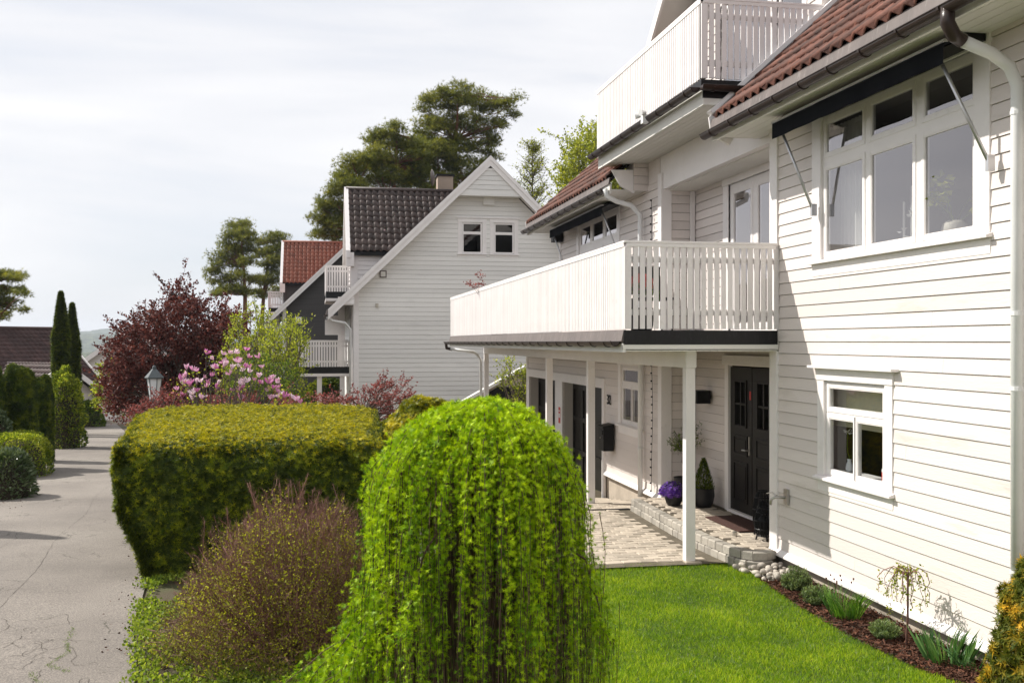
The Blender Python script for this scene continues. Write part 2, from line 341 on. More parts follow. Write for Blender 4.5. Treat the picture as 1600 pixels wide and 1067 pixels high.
def tileroof(mb, o, u, s, L, S, pitch=0.2, course=0.33, amp=0.028, step=0.03, seg=8, clip=None, crnd=0.5):
    """pantiles: o = eave start, u = along eave, s = up the slope (unit vectors)"""
    o, u, s = Vector(o), Vector(u).normalized(), Vector(s).normalized(); n = u.cross(s)
    if n.z < 0: n = -n
    nu = int(L/pitch); nc = int(S/course+0.999)
    def h(f): return amp*(math.sin(2*PI*f)+0.28*math.sin(4*PI*f+0.6))
    for c in range(nc):
        s0, s1 = c*course-0.02, min((c+1)*course+0.02, S)
        for t in range(nu):
            rr = R.random(); jit = R.uniform(-.004, .004)
            if clip and not clip((t+.5)*pitch, (s0+s1)/2): continue
            vs = []
            for i in range(seg+1):
                f = i/seg; uu = (t+f)*pitch; hh = h(f)
                vs.append(o+u*uu+s*s0+n*(hh+step+jit)); vs.append(o+u*uu+s*s1+n*(hh+0.004)); vs.append(o+u*uu+s*(s0+.004)+n*(hh+step-0.032+jit))
            fs = []
            for i in range(seg): a = i*3; fs += [(a, a+3, a+4, a+1), (a+2, a+5, a+3, a)]
            mb.add(vs, fs, rr)
def room(name, parent, x0, x1, y0, y1, z0, z1, openside, mat):
    """five-sided dark room behind a window, open towards the pane"""
    mb = MB(); q = {'x0': ((x0, y0, z0), (x0, y1, z0), (x0, y1, z1), (x0, y0, z1)), 'x1': ((x1, y0, z0), (x1, y0, z1), (x1, y1, z1), (x1, y1, z0)),
        'y0': ((x0, y0, z0), (x0, y0, z1), (x1, y0, z1), (x1, y0, z0)), 'y1': ((x0, y1, z0), (x1, y1, z0), (x1, y1, z1), (x0, y1, z1)),
        'z0': ((x0, y0, z0), (x1, y0, z0), (x1, y1, z0), (x0, y1, z0)), 'z1': ((x0, y0, z1), (x0, y1, z1), (x1, y1, z1), (x1, y0, z1))}
    for k, v in q.items():
        if k != openside: mb.quad(*v)
    return mb.build(name, mat, parent)
def window(fr, u0, u1, v0, v1, panes, parent, cas=0.11, casn=0.022, glass='glass', head=0.12, sill=True, cap=False, bar=0.045, apron=0.14, transom=None, back=0.022, name='window'):
    """casing + outer frame = the window mesh; glazing bars are a sub-part frame, each pane a sub-part"""
    mb = MB()
    fr.box(mb, u0-cas, u0, v0, v1, -0.06, casn); fr.box(mb, u1, u1+cas, v0, v1, -0.06, casn)
    fr.box(mb, u0-cas-.012, u1+cas+.012, v1, v1+head, -0.06, casn+.008)
    if sill:
        mb.prism([fr.P(u0-cas-.03, v0-.035, -.05), fr.P(u0-cas-.03, v0-.045, casn+.05), fr.P(u0-cas-.03, v0-.02, casn+.05), fr.P(u0-cas-.03, v0, casn-.01), fr.P(u0-cas-.03, v0, -.05)], (0, 0, 0), fr.u*(u1-u0+2*cas+.06))
        fr.box(mb, u0-cas, u1+cas, v0-.045-apron, v0-.046, -0.02, casn-.006)
    else: fr.box(mb, u0-cas, u1+cas, v0-cas, v0, -0.06, casn)
    if cap: fr.box(mb, u0-cas-.1, u1+cas+.1, v1+head, v1+head+.028, -0.03, casn+.075)
    w = mb.build(name, M['white'], parent, bevel=0.004)
    fb = MB(); ex = (0.0012, )
    # sashes: frame ring around every pane
    for (a, b, c, d) in panes:
        fr.box(fb, a-bar, a, c-bar, d+bar, -back-.03, -.004); fr.box(fb, b, b+bar, c-bar, d+bar, -back-.03, -.004)
        fr.box(fb, a, b, c-bar, c, -back-.03, -.006); fr.box(fb, a, b, d, d+bar, -back-.03, -.006)
        # thin inner bead
        for q in ((a, a+.012, c, d), (b-.012, b, c, d), (a+.012, b-.012, c, c+.012), (a+.012, b-.012, d-.012, d)): fr.box(fb, *q, -back-.03, -back+.012)
    # fill between the sashes
    fr.box(fb, u0+.001, u1-.001, v0+.001, v1-.001, -back-.05, -back-.045) if False else None
    us = sorted({round(x, 4) for p in panes for x in (p[0]-bar, p[1]+bar)}); 
    fb.cm = 0
    fm = fb.build('frame', M['white'], w)
    for (a, b, c, d) in panes:
        g = MB(); g.quad(fr.P(a, c, -back), fr.P(b, c, -back), fr.P(b, d, -back), fr.P(a, d, -back)); g.build('pane', M[glass], w)
    return w
def infill(fr, u0, u1, v0, v1, panes, parent, bar=.045, n0=-.075, n1=-.012):
    """solid posts and rails of a window between its sashes, as boxes laid on a grid"""
    us = sorted({u0, u1} | {x for p in panes for x in (p[0]-bar, p[1]+bar)}); vs = sorted({v0, v1} | {x for p in panes for x in (p[2]-bar, p[3]+bar)})
    mb = MB()
    for a, b in zip(us[:-1], us[1:]):
        for c, d in zip(vs[:-1], vs[1:]):
            if b-a < .002 or d-c < .002: continue
            mu, mv = (a+b)/2, (c+d)/2
            if any(p[0]-bar < mu < p[1]+bar and p[2]-bar < mv < p[3]+bar for p in panes): continue
            fr.box(mb, a, b, c, d, n0, n1)
    if mb.v: mb.build('mullion', M['white'], parent)
def railing(name, parent, a, b, ztop, zbot, outn, pitch=0.083, w=0.060, t=0.02, mat='slat', rail=True, zslope=None):
    """vertical slats between points a and b (x,y); outn = outward normal; zslope(f) lower end"""
    mb = MB(); a, b = Vector((*a, 0)), Vector((*b, 0)); d = (b-a); L = d.length; d.normalize(); n = Vector((*outn, 0)); k = int(L/pitch)
    for i in range(k+1):
        c = a+d*(i*pitch+w/2); z0 = zbot+R.uniform(-.003, .003); 
        if zslope: z0 = max(z0, zslope((i*pitch+w/2)))
        if z0 > ztop-.12: continue
        p = [c-d*w/2, c+d*w/2, c+d*w/2+n*t, c-d*w/2+n*t]
        mb.hexa([(*q.xy, z0) for q in p]+[(*q.xy, ztop-.045) for q in p])
    # rails behind the slats
    for z in (zbot+.16, ztop-.22):
        p = [a-n*.035, b-n*.035, b-n*.002, a-n*.002]
        if zslope:
            e = a+d*L
            f = 1.0
            while f > .05 and zslope(L*f) > z: f -= .02
            p = [a-n*.035, a+d*L*f-n*.035, a+d*L*f-n*.002, a-n*.002]
        mb.hexa([(*q.xy, z) for q in p]+[(*q.xy, z+.07) for q in p], 0.1)
    o = mb.build(name, M[mat], parent)
    hr = MB(); p = [a-n*.05-d*.02, b-n*.05+d*.02, b+n*.03+d*.02, a+n*.03-d*.02]
    hr.hexa([(*q.xy, ztop-.045) for q in [a+n*.021, b+n*.021, b+n*.028, a+n*.028]]+[(*q.xy, ztop-.002) for q in [a+n*.021, b+n*.021, b+n*.028, a+n*.028]])
    hr.hexa([(*q.xy, ztop) for q in p]+[(*q.xy, ztop+.028) for q in p])
    hr.build('handrail', M['white'], o, bevel=.004)
    return o
def gutter(parent, a, b, r=0.062, mat='brown', brackets=0.6, name='gutter'):
    mb = MB(); a, b = Vector(a), Vector(b); d = (b-a).normalized(); sd = Vector((d.y, -d.x, 0)); n = 10; vs = []
    for p in (a, b):
        for rr in (r, r-.006):
            for i in range(n+1):
                t = PI+PI*i/n; vs.append(p+sd*(math.cos(t)*rr)+Vector((0, 0, math.sin(t)*rr)))
    m = n+1; fs = []
    for i in range(n): fs += [(i, i+1, 2*m+i+1, 2*m+i), (m+i, 3*m+i, 3*m+i+1, m+i+1), (i, m+i, m+i+1, i+1), (2*m+i, 2*m+i+1, 3*m+i+1, 3*m+i)]
    fs += [(0, 2*m, 3*m, m), (n, m+n, 3*m+n, 2*m+n), tuple(range(n+1)), tuple(range(2*m, 2*m+n+1))[::-1]]
    mb.smooth = False; mb.add(vs, fs)
    for sgn in (-1, 1): mb.tube([a+sd*r*sgn, b+sd*r*sgn], .008, 6)
    L = (b-a).length; k = max(1, int(L/brackets))
    for i in range(k+1):
        c = a+d*(L*(i+.5)/(k+1)); pts = [c+sd*(math.cos(PI+PI*j/8)*(r+.006))+Vector((0, 0, math.sin(PI+PI*j/8)*(r+.006))) for j in range(9)]
        for p, q in zip(pts[:-1], pts[1:]): mb.bar(p, q, .03, .008, up=(p+q)/2-c)
    return mb.build(name, M[mat], parent)

# =====================================================================
# the big cream house on the right
# =====================================================================
HX = 5.4; PITCH = 0.1375; B0 = 0.225; EAVE = 5.28
house = thing('house', (8, 12, 0), 'big cream clapboard house with red tiled roof and long white balconies, filling the right side', 'house')
YA1 = 11.4      # siding ends, then corner board to 11.58
YB0 = 15.6; YBU = 22.6; YBL = 26.2; XR = 5.95
frA = Fr((HX, 0, 0), (0, 1, 0), (-1, 0, 0))
upA = (7.68, 10.34, 3.59, 5.14); loA = (9.06, 10.27, 1.25, 2.28)
mb = MB()
siding(mb, frA, B0, EAVE, lambda v: (2.0, YA1), [(upA[0]-.005, upA[1]+.005, upA[2]-.01, upA[3]), (loA[0]-.005, loA[1]+.005, loA[2]-.01, loA[3])], PITCH, base=B0)
wallA = mb.build('wall', M['cream'], house); wallA['label'] = 'sunlit cream cladding of the near wing'
# structural sheathing behind the near end
mb = MB(); mb.box(HX+.02, 12, 1.95, 2.0, 0, 7.5); mb.box(11.9, 12, 2, 22.6, 0, EAVE)
mb.build('rear_wall', M['cream'], house)
loB = (16.68, 17.86, 1.22, 2.27); upB = (18.1, 20.9, 3.59, 5.14)
g1 = (19.04, 22.3, -1, 1.80); g2 = (22.98, 25.95, -1, 1.80)
mb = MB()
siding(mb, frA, B0, EAVE, lambda v: (YB0+.12, YBL-.02 if v < 2.7 else YBU-.1), [(loB[0]-.005, loB[1]+.005, loB[2]-.01, loB[3]), (upB[0]-.005, upB[1]+.005, upB[2]-.01, upB[3]), g1, g2], PITCH, base=B0)
siding(mb, Fr((0, YB0, 0), (1, 0, 0), (0, -1, 0)), B0, EAVE+.2, lambda v: (HX+.12, XR), [], PITCH, base=B0)
wallB = mb.build('wall', M['cream'], house); wallB['label'] = 'cream cladding of the far wing behind the porch'
mb = MB()
frR = Fr((XR, 0, 0), (0, 1, 0), (-1, 0, 0))
dr = (12.62, 14.21, .0, 2.35); bd = (12.5, 14.22, 2.7, 5.0)
siding(mb, frR, B0, EAVE+.2, lambda v: (YA1+.1, YB0-.0), [dr, bd], PITCH, base=B0)
siding(mb, Fr((0, YA1+.18, 0), (1, 0, 0), (0, 1, 0)), B0, EAVE+.2, lambda v: (HX+.05, XR), [], PITCH, base=B0)
wr = mb.build('wall', M['cream'], house); wr['label'] = 'shaded cream cladding of the recessed entrance'
# end walls
mb = MB(); siding(mb, Fr((0, YBU, 0), (1, 0, 0), (0, 1, 0)), 2.7, EAVE+.1, lambda v: (HX+.0, 12), [], PITCH, base=B0)
mb.build('gable_wall', M['cream'], house); mb = MB()
siding(mb, Fr((0, YBL, 0), (1, 0, 0), (0, 1, 0)), -1, 2.6, lambda v: (HX+.0, 12), [], PITCH, base=B0)
mb.build('gable_wall', M['cream'], house)
# trim boards
for q in ((HX-.032, HX+.0, YA1, YA1+.18, .2, EAVE), (HX-.032, HX+.14, YA1+.18, YA1+.205, .2, EAVE), (HX-.035, HX+.0, YB0+.0, YB0+.14, .12, EAVE+.1), (HX-.035, HX+.14, YB0-.03, YB0-.001, .12, EAVE+.1),
          (HX-.03, HX, YBU-.1, YBU+.03, 2.8, EAVE), (HX-.035, HX, YBL-.02, YBL+.1, -.8, 2.45), (HX-.035, HX+.1, YBL+.1, YBL+.12, -.8, 2.45), (XR-.1, XR-.022, YB0-.05, YB0-.02, .22, 5.2)):
    mb = MB(); mb.box(*q); mb.build('corner_board', M['white'], house, bevel=.004)
# drip boards along the foot
def drip(mb, ya, yb, x=HX):
    mb.prism([(x+.02, ya, B0+.012), (x-.02, ya, B0+.012), (x-.062, ya, B0-.04), (x-.062, ya, B0-.06), (x+.02, ya, B0-.05)], (0, 0, 0), (0, yb-ya, 0))
mb = MB(); drip(mb, 2, YA1+.2); drip(mb, YB0+.02, g1[0]-.16); mb.build('drip_board', M['white'], house)
mb = MB(); mb.box(HX+.03, 11.8, 2.1, YA1+.1, -1, .19); mb.box(HX+.03, 11.8, YB0+.02, g1[0]-.1, -1.4, .19); mb.box(XR+.02, 11.8, YA1, YB0+.1, -1, .2)
mb.build('foundation', M['conc'], house)
for yy in (5.6, 7.9, 10.1): mb = MB(); mb.box(HX+.022, HX+.035, yy, yy+.012, -.3, .14); mb.build('foundation_joint', M['black'], house)
# --- windows of the near wing
pu = [(7.73, 8.44), (8.62, 9.35), (9.51, 10.27)]
panes = [(a, b, 3.66, 4.56) for a, b in pu]+[(a, b, 4.73, 5.06) for a, b in pu]
w = window(frA, *upA, panes, house, cas=.2, head=.12, apron=.13); infill(frA, *upA, panes, w)
w['label'] = 'large six-pane upper window of the near wing'
a, b, c, d = loA; mid = 9.655
panes = [(a+.07, b-.07, c+.74, d-.07), (a+.07, mid-.035, c+.07, c+.63), (mid+.035, b-.07, c+.07, c+.63)]
w = window(frA, *loA, panes, house, cas=.14, head=.13, cap=True, apron=.12, glass='glasslow'); infill(frA, *loA, panes, w)
w['label'] = 'three-pane ground floor window of the near wing'
# --- far wing windows
a, b, c, d = loB; mid = (a+b)/2
panes = [(a+.07, b-.07, c+.76, d-.07), (a+.07, mid-.035, c+.07, c+.65), (mid+.035, b-.07, c+.07, c+.65)]
w = window(frA, *loB, panes, house, cas=.15, head=.13, cap=False, apron=.13, glass='glasslow'); infill(frA, *loB, panes, w)
w['label'] = 'three-pane window between the garage and the entrance'
a, b, c, d = upB; t = (b-a)/3
cols = [(a+t*i+.08, a+t*(i+1)-.08) for i in range(3)]
panes = [(p, q, c+.08, 4.53) for p, q in cols]+[(p, q, 4.70, d-.08) for p, q in cols]
w = window(frA, *upB, panes, house, cas=.18, head=.1); infill(frA, *upB, panes, w)
# --- balcony door (glass double door) in the upper recess
panes = [(12.66, 13.24, 2.95, 4.86), (13.48, 14.08, 2.95, 4.86)]
w = window(frR, 12.5, 14.22, 2.75, 5.0, panes, house, cas=.2, head=.2, sill=False, bar=.07, name='balcony_door'); infill(frR, 12.5, 14.22, 2.75, 5.0, panes, w, bar=.07)
# --- entrance double door
def leaf(y0, y1, handle):
    mb = MB(); x = XR-.0
    fr = Fr((x, 0, 0), (0, 1, 0), (-1, 0, 0))
    gl = (y0+.2, y1-.2, 1.50, 2.12)
    for u0, u1, v0, v1 in ((y0, y1, .26, 1.50), (y0, y1, 2.12, 2.33), (y0, gl[0], 1.5, 2.12), (gl[1], y1, 1.5, 2.12)): fr.box(mb, u0+.004, u1-.004, v0, v1, -.05, -.004)
    for (v0, v1) in ((.40, .98), (1.07, 1.36)):
        u0, u1 = y0+.14, y1-.14
        for q in ((u0, u1, v0, v0+.03), (u0, u1, v1-.03, v1), (u0, u0+.03, v0+.03, v1-.03), (u1-.03, u1, v0+.03, v1-.03)): fr.box(mb, *q, -.004, .012)
        fr.box(mb, u0+.06, u1-.06, v0+.06, v1-.06, -.004, .008)
    fr.box(mb, (gl[0]+gl[1])/2-.015, (gl[0]+gl[1])/2+.015, 1.5, 2.12, -.03, .004); fr.box(mb, gl[0], gl[1], 1.79, 1.82, -.03, .003)
    for q in ((gl[0]-.03, gl[0], 1.47, 2.15), (gl[1], gl[1]+.03, 1.47, 2.15), (gl[0], gl[1], 1.47, 1.5), (gl[0], gl[1], 2.12, 2.15)): fr.box(mb, *q, -.004, .014)
    o = mb.build('door', M['doorblk'], house, bevel=.003)
    g = MB(); g.quad(fr.P(gl[0], 1.5, -.03), fr.P(gl[1], 1.5, -.03), fr.P(gl[1], 2.12, -.03), fr.P(gl[0], 2.12, -.03)); g.build('pane', M['glass'], o)
    if handle:
        h = MB(); fr.box(h, y0+.045, y0+.085, 1.10, 1.36, -.004, .012); h.tube([fr.P(y0+.065, 1.17, .01), fr.P(y0+.065, 1.17, .06), fr.P(y0+.19, 1.165, .062)], .011, 8); h.build('handle', M['steel'], o)
        s = MB(); fr.box(s, y0+.03, y0+.075, 1.88, 2.0, -.004, .001); s.build('sticker', M['redpl'], o)
    return o
leaf(13.43, 14.19, True); leaf(12.65, 13.42, False)
mb = MB()
frR.box(mb, 14.2, 14.33, .22, 2.36, -.04, .03); frR.box(mb, 12.5, 12.64, .22, 2.36, -.04, .03); frR.box(mb, 12.44, 14.40, 2.36, 2.5, -.04, .045)
frR.box(mb, 12.64, 14.2, .215, .258, -.04, .05)
mb.build('door_frame', M['white'], house, bevel=.003)
# --- garage: trim, reveals, dark doors
mb = MB()
mb.box(HX-.04, HX+.001, g1[0]-.15, g1[0], -.45, 1.80); mb.box(HX-.04, HX+.001, g1[1], g2[0], -.6, 1.80); mb.box(HX-.04, HX+.001, g2[1], YBL-.02, -.7, 1.80)
mb.box(HX-.045, HX+.001, g1[0]-.16, YBL-.02, 1.801, 1.99)
mb.build('garage_trim', M['white'], house, bevel=.003)
mb = MB()
for g in (g1, g2):
    mb.box(HX+.002, HX+.26, g[0]-.1, g[0]-.001, -.6, 1.85); mb.box(HX+.002, HX+.26, g[1]+.001, g[1]+.1, -.8, 1.85); mb.box(HX+.003, HX+.26, g[0]-.1, g[1]+.1, 1.80, 1.9)
mb.build('garage_reveal', M['reveal'], house)
for g in (g1, g2):
    mb = MB(); x = HX+.24; fr = Fr((x, 0, 0), (0, 1, 0), (-1, 0, 0)); fr.box(mb, g[0], g[1], -.8, 1.8, -.05, 0)
    n = 4; L = (g[1]-g[0])/n
    for i in range(n+1): fr.box(mb, g[0]+L*i-.05+(.05 if i == 0 else 0), g[0]+L*i+.05-(.05 if i == n else 0), -.8, 1.8, 0, .03)
    for v in (-.45, .28, 1.0, 1.70): 
        for i in range(n): fr.box(mb, g[0]+L*i+.05, g[0]+L*(i+1)-.05, v-.05, v+.05, 0, .028)
    mb.build('garage_bay_panel', M['doorblk'], house)
# rooms behind the glass
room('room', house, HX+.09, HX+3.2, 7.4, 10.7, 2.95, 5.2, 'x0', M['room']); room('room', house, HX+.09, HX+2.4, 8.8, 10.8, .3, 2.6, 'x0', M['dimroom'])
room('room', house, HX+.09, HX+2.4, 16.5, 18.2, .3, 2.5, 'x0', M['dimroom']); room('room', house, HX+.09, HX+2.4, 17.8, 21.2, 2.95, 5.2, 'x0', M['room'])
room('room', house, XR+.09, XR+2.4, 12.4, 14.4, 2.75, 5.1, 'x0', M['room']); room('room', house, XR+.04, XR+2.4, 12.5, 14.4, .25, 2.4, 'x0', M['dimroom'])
# --- roofs: 41 degree pitch
pa = math.radians(42); SV = Vector((math.cos(pa), 0, math.sin(pa)))
EX, EZ = 4.80, 5.44
def mainroof(y0, y1, S=7.2):
    base = MB(); n = Vector((-SV.z, 0, SV.x)); a = Vector((EX-.02, y0, EZ-.03)); e = a+SV*S; r2 = e+Vector((math.cos(pa), 0, -math.sin(pa)))*S
    base.prism([a, e, r2, r2-Vector((0, 0, .16)), e-Vector((0, 0, .16)), a+Vector((.0, 0, -.06))], (0, 0, 0), (0, y1-y0, 0))
    r = base.build('roof', M['black'], house)
    t = MB(); t.smooth = True; tileroof(t, (EX-.03, y0+.02, EZ), (0, 1, 0), SV, y1-y0-.04, S, 0.2, 0.34, amp=.036, step=.036)
    tt = t.build('roof_tiles', M['tile'], r)
    v = MB()
    for yy in ((y1, y1+.03),):
        v.prism([a+Vector((-.02, 0, -.12)), a+n*.07, e+n*.07, e+Vector((0, 0, -.2))], (0, yy[0]-y0, 0), (0, yy[1]-y0, 0))
    v.build('verge_board', M['white'], r)
    f = MB(); f.prism([(EX+.0, y0, EZ-.01), (EX-.035, y0, EZ-.01), (EX-.055, y0, EZ-.125), (EX-.02, y0, EZ-.125)], (0, 0, 0), (0, y1-y0, 0)); f.build('eave_flashing', M['browngrey'], r)
    s = MB(); s.box(EX-.03, EX+.0, y0, y1, EZ-.28, EZ-.126)
    nb = 5; L = (HX-EX)/nb
    for i in range(nb): s.box(EX+.001+i*L, EX+(i+1)*L-.004, y0+.02, y1-.02, EZ-.225, EZ-.205)
    s.build('soffit', M['palewood'], r)
    return r
rA = mainroof(2.0, 11.95); rA['label'] = 'red tiled roof slope over the near wing'
rB = mainroof(16.45, 23.3); rB['label'] = 'red tiled roof slope over the far wing'
gutter(house, (EX-.115, 2.1, EZ-.205), (EX-.115, 11.98, EZ-.195)); gutter(house, (EX-.115, 16.5, EZ-.20), (EX-.115, 23.35, EZ-.19))
# eave cheeks (small pointed boards closing the eave ends)
for yy, s_ in ((11.98, .62), (16.36, 1)):
    mb = MB(); z_ = EZ+(.12 if s_ == 1 else -.06); mb.prism([(EX-.02, yy, z_-.02), (EX-.02+.64*s_, yy, z_-.0), (EX-.02+.38*s_, yy, z_-.40*s_), (EX+.13*s_, yy, z_-.28*s_)], (0, 0, 0), (0, .05, 0)); mb.build('eave_cheek', M['white'], house)
mb = MB(); siding(mb, Fr((0, 16.33, 0), (1, 0, 0), (0, -1, 0)), 5.2, 5.655, lambda v: (5.15, HX-.0), [], PITCH, base=B0); mb.box(5.16, 6.3, 16.36, 16.8, 5.24, 5.655); mb.box(HX+.06, 6.3, YB0+.12, 16.3, 5.26, 5.655); mb.box(HX-.004, HX+.06, YB0+.12, 16.3, 5.285, 5.655); mb.build('eave_box', M['cream'], house)
# verge flashing of the near roof against the upper balcony
mb = MB(); n = Vector((-SV.z, 0, SV.x)); a = Vector((EX+.0, 11.9, EZ+.02))
mb.prism([a+n*.05, a+n*.10, a+SV*7+n*.10, a+SV*7+n*.05], (0, 0, 0), (0, .13, 0)); mb.build('verge_flashing', M['white'], house)
# downpipes
mb = MB(); x = HX-.09
mb.smooth = True
mb.tube([(EX-.12, 7.0, EZ-.22), (EX-.12, 7.0, EZ-.33), (EX-.06, 7.01, EZ-.42), (EX+.02, 7.02, EZ-.455)], .055, 12); e0 = mb.build('pipe_elbow', M['brown'], house)
mb = MB(); mb.smooth = True; mb.tube([(EX+.0, 7.02, EZ-.45), (EX+.28, 7.04, EZ-.53), (EX+.44, 7.05, EZ-.62), (x, 7.05, EZ-.76), (x, 7.05, EZ-.95), (x, 7.05, .15)], .048, 14); mb.smooth = False
for z in (4.45, 2.9, 2.32, .9): mb.tube([(x, 7.05, z), (x, 7.05, z+.03)], .053, 12); mb.box(x, HX, 7.04, 7.06, z, z+.02)
mb.build('downpipe', M['white2'], house)
mb = MB(); mb.smooth = True; yy = 16.5
mb.tube([(EX-.1, yy, EZ-.2), (EX-.06, yy, EZ-.32), (EX+.1, yy, EZ-.40), (EX+.36, yy, EZ-.46), (x, yy-.02, EZ-.62), (x, yy-.02, EZ-.85), (x, yy-.02, 0.1)], .042, 12); mb.smooth = False
for z in (4.3, 2.2, .9): mb.tube([(x, yy-.02, z), (x, yy-.02, z+.03)], .047, 10)
mb.build('downpipe', M['white2'], house)
# --- upper floor beam, soffit and upper balcony
BX, BY0, BY1, BZ = 4.67, 12.0, 16.8, 5.95
ub = MB(); ub.box(BX+.04, 6.4, BY0+.04, BY1-.02, 5.70, 5.90)
ubal = ub.build('upper_balcony', M['black'], house)
mb = MB(); nb = 9; L = (HX+.1-BX-.04)/nb
for i in range(nb): mb.box(BX+.04+i*L, BX+.04+(i+1)*L-.005, BY0+.02, BY1, 5.66, 5.699)
mb.box(BX, BX+.035, BY0-.0, BY1, 5.62, 5.84); mb.box(BX, HX, BY0-.03, BY0-.001, 5.62, 5.70)
mb.build('balcony_soffit', M['palewood'], ubal)
mb = MB(); mb.box(BX-.0, 6.3, BY0-.03, BY0-.0, 5.70, 5.93); mb.box(BX-.03, BX-.001, BY0-.03, BY1, 5.845, 5.93); mb.build('balcony_flashing', M['flash'], ubal)
railing('railing', ubal, (BX, BY0), (6.28, BY0), 6.92, 5.95, (0, -1), zslope=lambda s: EZ+.12+(BX+s-EX)*math.tan(pa))
railing('railing', ubal, (BX, BY1), (BX, BY0), 6.92, 5.95, (-1, 0))
mb = MB(); mb.box(BX-.02, BX+.05, BY0-.022, BY0+.05, 5.95, 6.87); mb.build('railing_post', M['white'], ubal)
gutter(ubal, (BX-.10, BY0-.02, 5.83), (BX-.10, BY1+.1, 5.85)); gutter(ubal, (BX-.06, BY0-.12, 5.83), (5.2, BY0-.12, 5.83), brackets=3)
mb = MB(); mb.box(HX+.0, HX+.1, YA1+.19, YB0+.1, 5.12, 5.655); mb.build('beam', M['white'], house)
mb = MB(); mb.box(HX+.1, XR+.05, YA1+.2, YB0+.1, 5.10, 5.13); mb.build('recess_ceiling', M['palewood'], house)
# floodlights and cable under the upper balcony edge
fl = MB(); fl.box(BX-.2, BX-.12, 13.75, 13.85, 5.76, 5.88); 
for dy in (-.06, .08): fl.tube([(BX-.17, 13.8+dy, 5.90), (BX-.25, 13.8+dy*1.6, 5.89)], [.03, .045], 10)
tag(fl.build('twin_spotlight', M['white2']), 'small white twin spotlight clipped on the brown gutter under the upper balcony', 'spotlight')
# --- dormer behind the upper balcony
DX = 6.3; mb = MB()
frD = Fr((DX, 0, 0), (0, 1, 0), (-1, 0, 0))
dw = [(12.55, 13.35, 6.0, 8.0), (13.6, 15.4, 6.0, 8.0)]
siding(mb, frD, 5.9, 10.2, lambda v: (12.05, 16.75) if v < 8.1 else (12.05+(v-8.1)/.84, 16.75-(v-8.1)/.84), dw, PITCH, base=B0)
siding(mb, Fr((0, 12.05, 0), (1, 0, 0), (0, -1, 0)), 5.9, 8.1, lambda v: (DX+.0, 10), [], PITCH, base=B0)
siding(mb, Fr((0, 16.75, 0), (1, 0, 0), (0, 1, 0)), 5.9, 8.1, lambda v: (DX+.0, 10), [], PITCH, base=B0)
dm = mb.build('dormer', M['cream'], house)
for q in dw:
    pn = [(q[0]+.08, q[1]-.08, q[2]+.08, q[3]-.08)]; window(frD, *q, pn, dm, cas=.1, head=.1, sill=False)
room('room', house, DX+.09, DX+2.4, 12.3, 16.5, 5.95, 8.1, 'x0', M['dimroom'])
mb = MB(); yr, zr = 14.4, 10.32
for sg, ye in ((-1, 11.45), (1, 17.35)):
    ze = zr-abs(ye-yr)*.84
    mb.prism([(5.75, ye, ze), (5.75, yr, zr), (5.75, yr, zr+.12), (5.75, ye, ze+.12)], (0, 0, 0), (5.5, 0, 0))
dr_ = mb.build('dormer_roof', M['palewood'], dm)
mb = MB()
for sg, ye in ((-1, 11.45), (1, 17.35)):
    ze = zr-abs(ye-yr)*.84
    mb.prism([(5.70, ye, ze-.13), (5.70, yr, zr-.13), (5.70, yr, zr+.1), (5.70, ye, ze+.1)], (0, 0, 0), (.045, 0, 0))
mb.build('verge_board', M['white'], dr_)
# --- lower balcony
LX, LY0, LY1 = 3.5, 11.4, 27.2
mb = MB(); mb.box(LX+.04, HX-.04, LY0+.04, LY1-.02, 2.66, 2.80); mb.box(HX-.04, XR, YA1+.25, YB0-.05, 2.66, 2.8)
lbal = mb.build('lower_balcony', M['black'], house)
railing('railing', lbal, (LX, LY0), (HX-.05, LY0), 3.84, 2.845, (0, -1)); railing('railing', lbal, (LX, LY1), (LX, LY0), 3.84, 2.845, (-1, 0)); railing('railing', lbal, (HX-.1, LY1), (LX, LY1), 3.84, 2.845, (0, 1))
mb = MB(); mb.box(LX-.022, LX+.06, LY0-.022, LY0+.03, 2.845, 3.80); mb.build('railing_post', M['white'], lbal)
mb = MB(); mb.box(LX-.03, HX-.033, LY0-.03, LY0, 2.665, 2.83); mb.build('balcony_flashing', M['flash'], lbal)
mb = MB(); mb.prism([(LX-.028, LY0-.01, 2.835), (LX-.0, LY0-.01, 2.835), (LX-.0, LY0-.01, 2.68), (LX-.06, LY0-.01, 2.70)], (0, 0, 0), (0, LY1-LY0, 0)); o = mb.build('balcony_flashing', M['browngrey'], lbal); o['label'] = 'weathered brown flashing along the balcony side'
gutter(lbal, (LX-.12, LY0+.02, 2.70), (LX-.12, LY1+.25, 2.69), r=.058, brackets=.62)
mb = MB(); mb.box(LX-.045, LX-.005, LY0-.02, LY1, 2.575, 2.678); mb.box(LX-.045, HX-.034, LY0-.025, LY0-.001, 2.61, 2.663)
nb = 22; L = (HX-LX)/nb
for i in range(nb): mb.box(LX+i*L, LX+(i+1)*L-.006, LY0, LY1, 2.585, 2.60)
mb.build('balcony_soffit', M['palewood'], lbal)
mb = MB(); mb.box(4.37, 4.49, LY0+.35, LY1, 2.38, 2.584); mb.build('beam', M['white'], lbal, bevel=.004)
for yy in (11.83, 16.4, 19.5, 27.1):
    mb = MB(); z0 = -.02 if yy < 17 else -.9; 
    mb.box(4.37, 4.49, yy-.06, yy+.06, z0, 2.379); mb.box(4.36, 4.50, yy-.072, yy+.072, 2.385, 2.584) if yy < 12 else None
    mb.build('post', M['white'], lbal, bevel=.004)
mb = MB(); mb.smooth = True; mb.tube([(LX-.12, LY1+.2, 2.66), (LX-.10, LY1+.2, 2.52), (LX+.05, LY1+.18, 2.49)], .045, 10); mb.build('pipe_elbow', M['brown'], lbal)
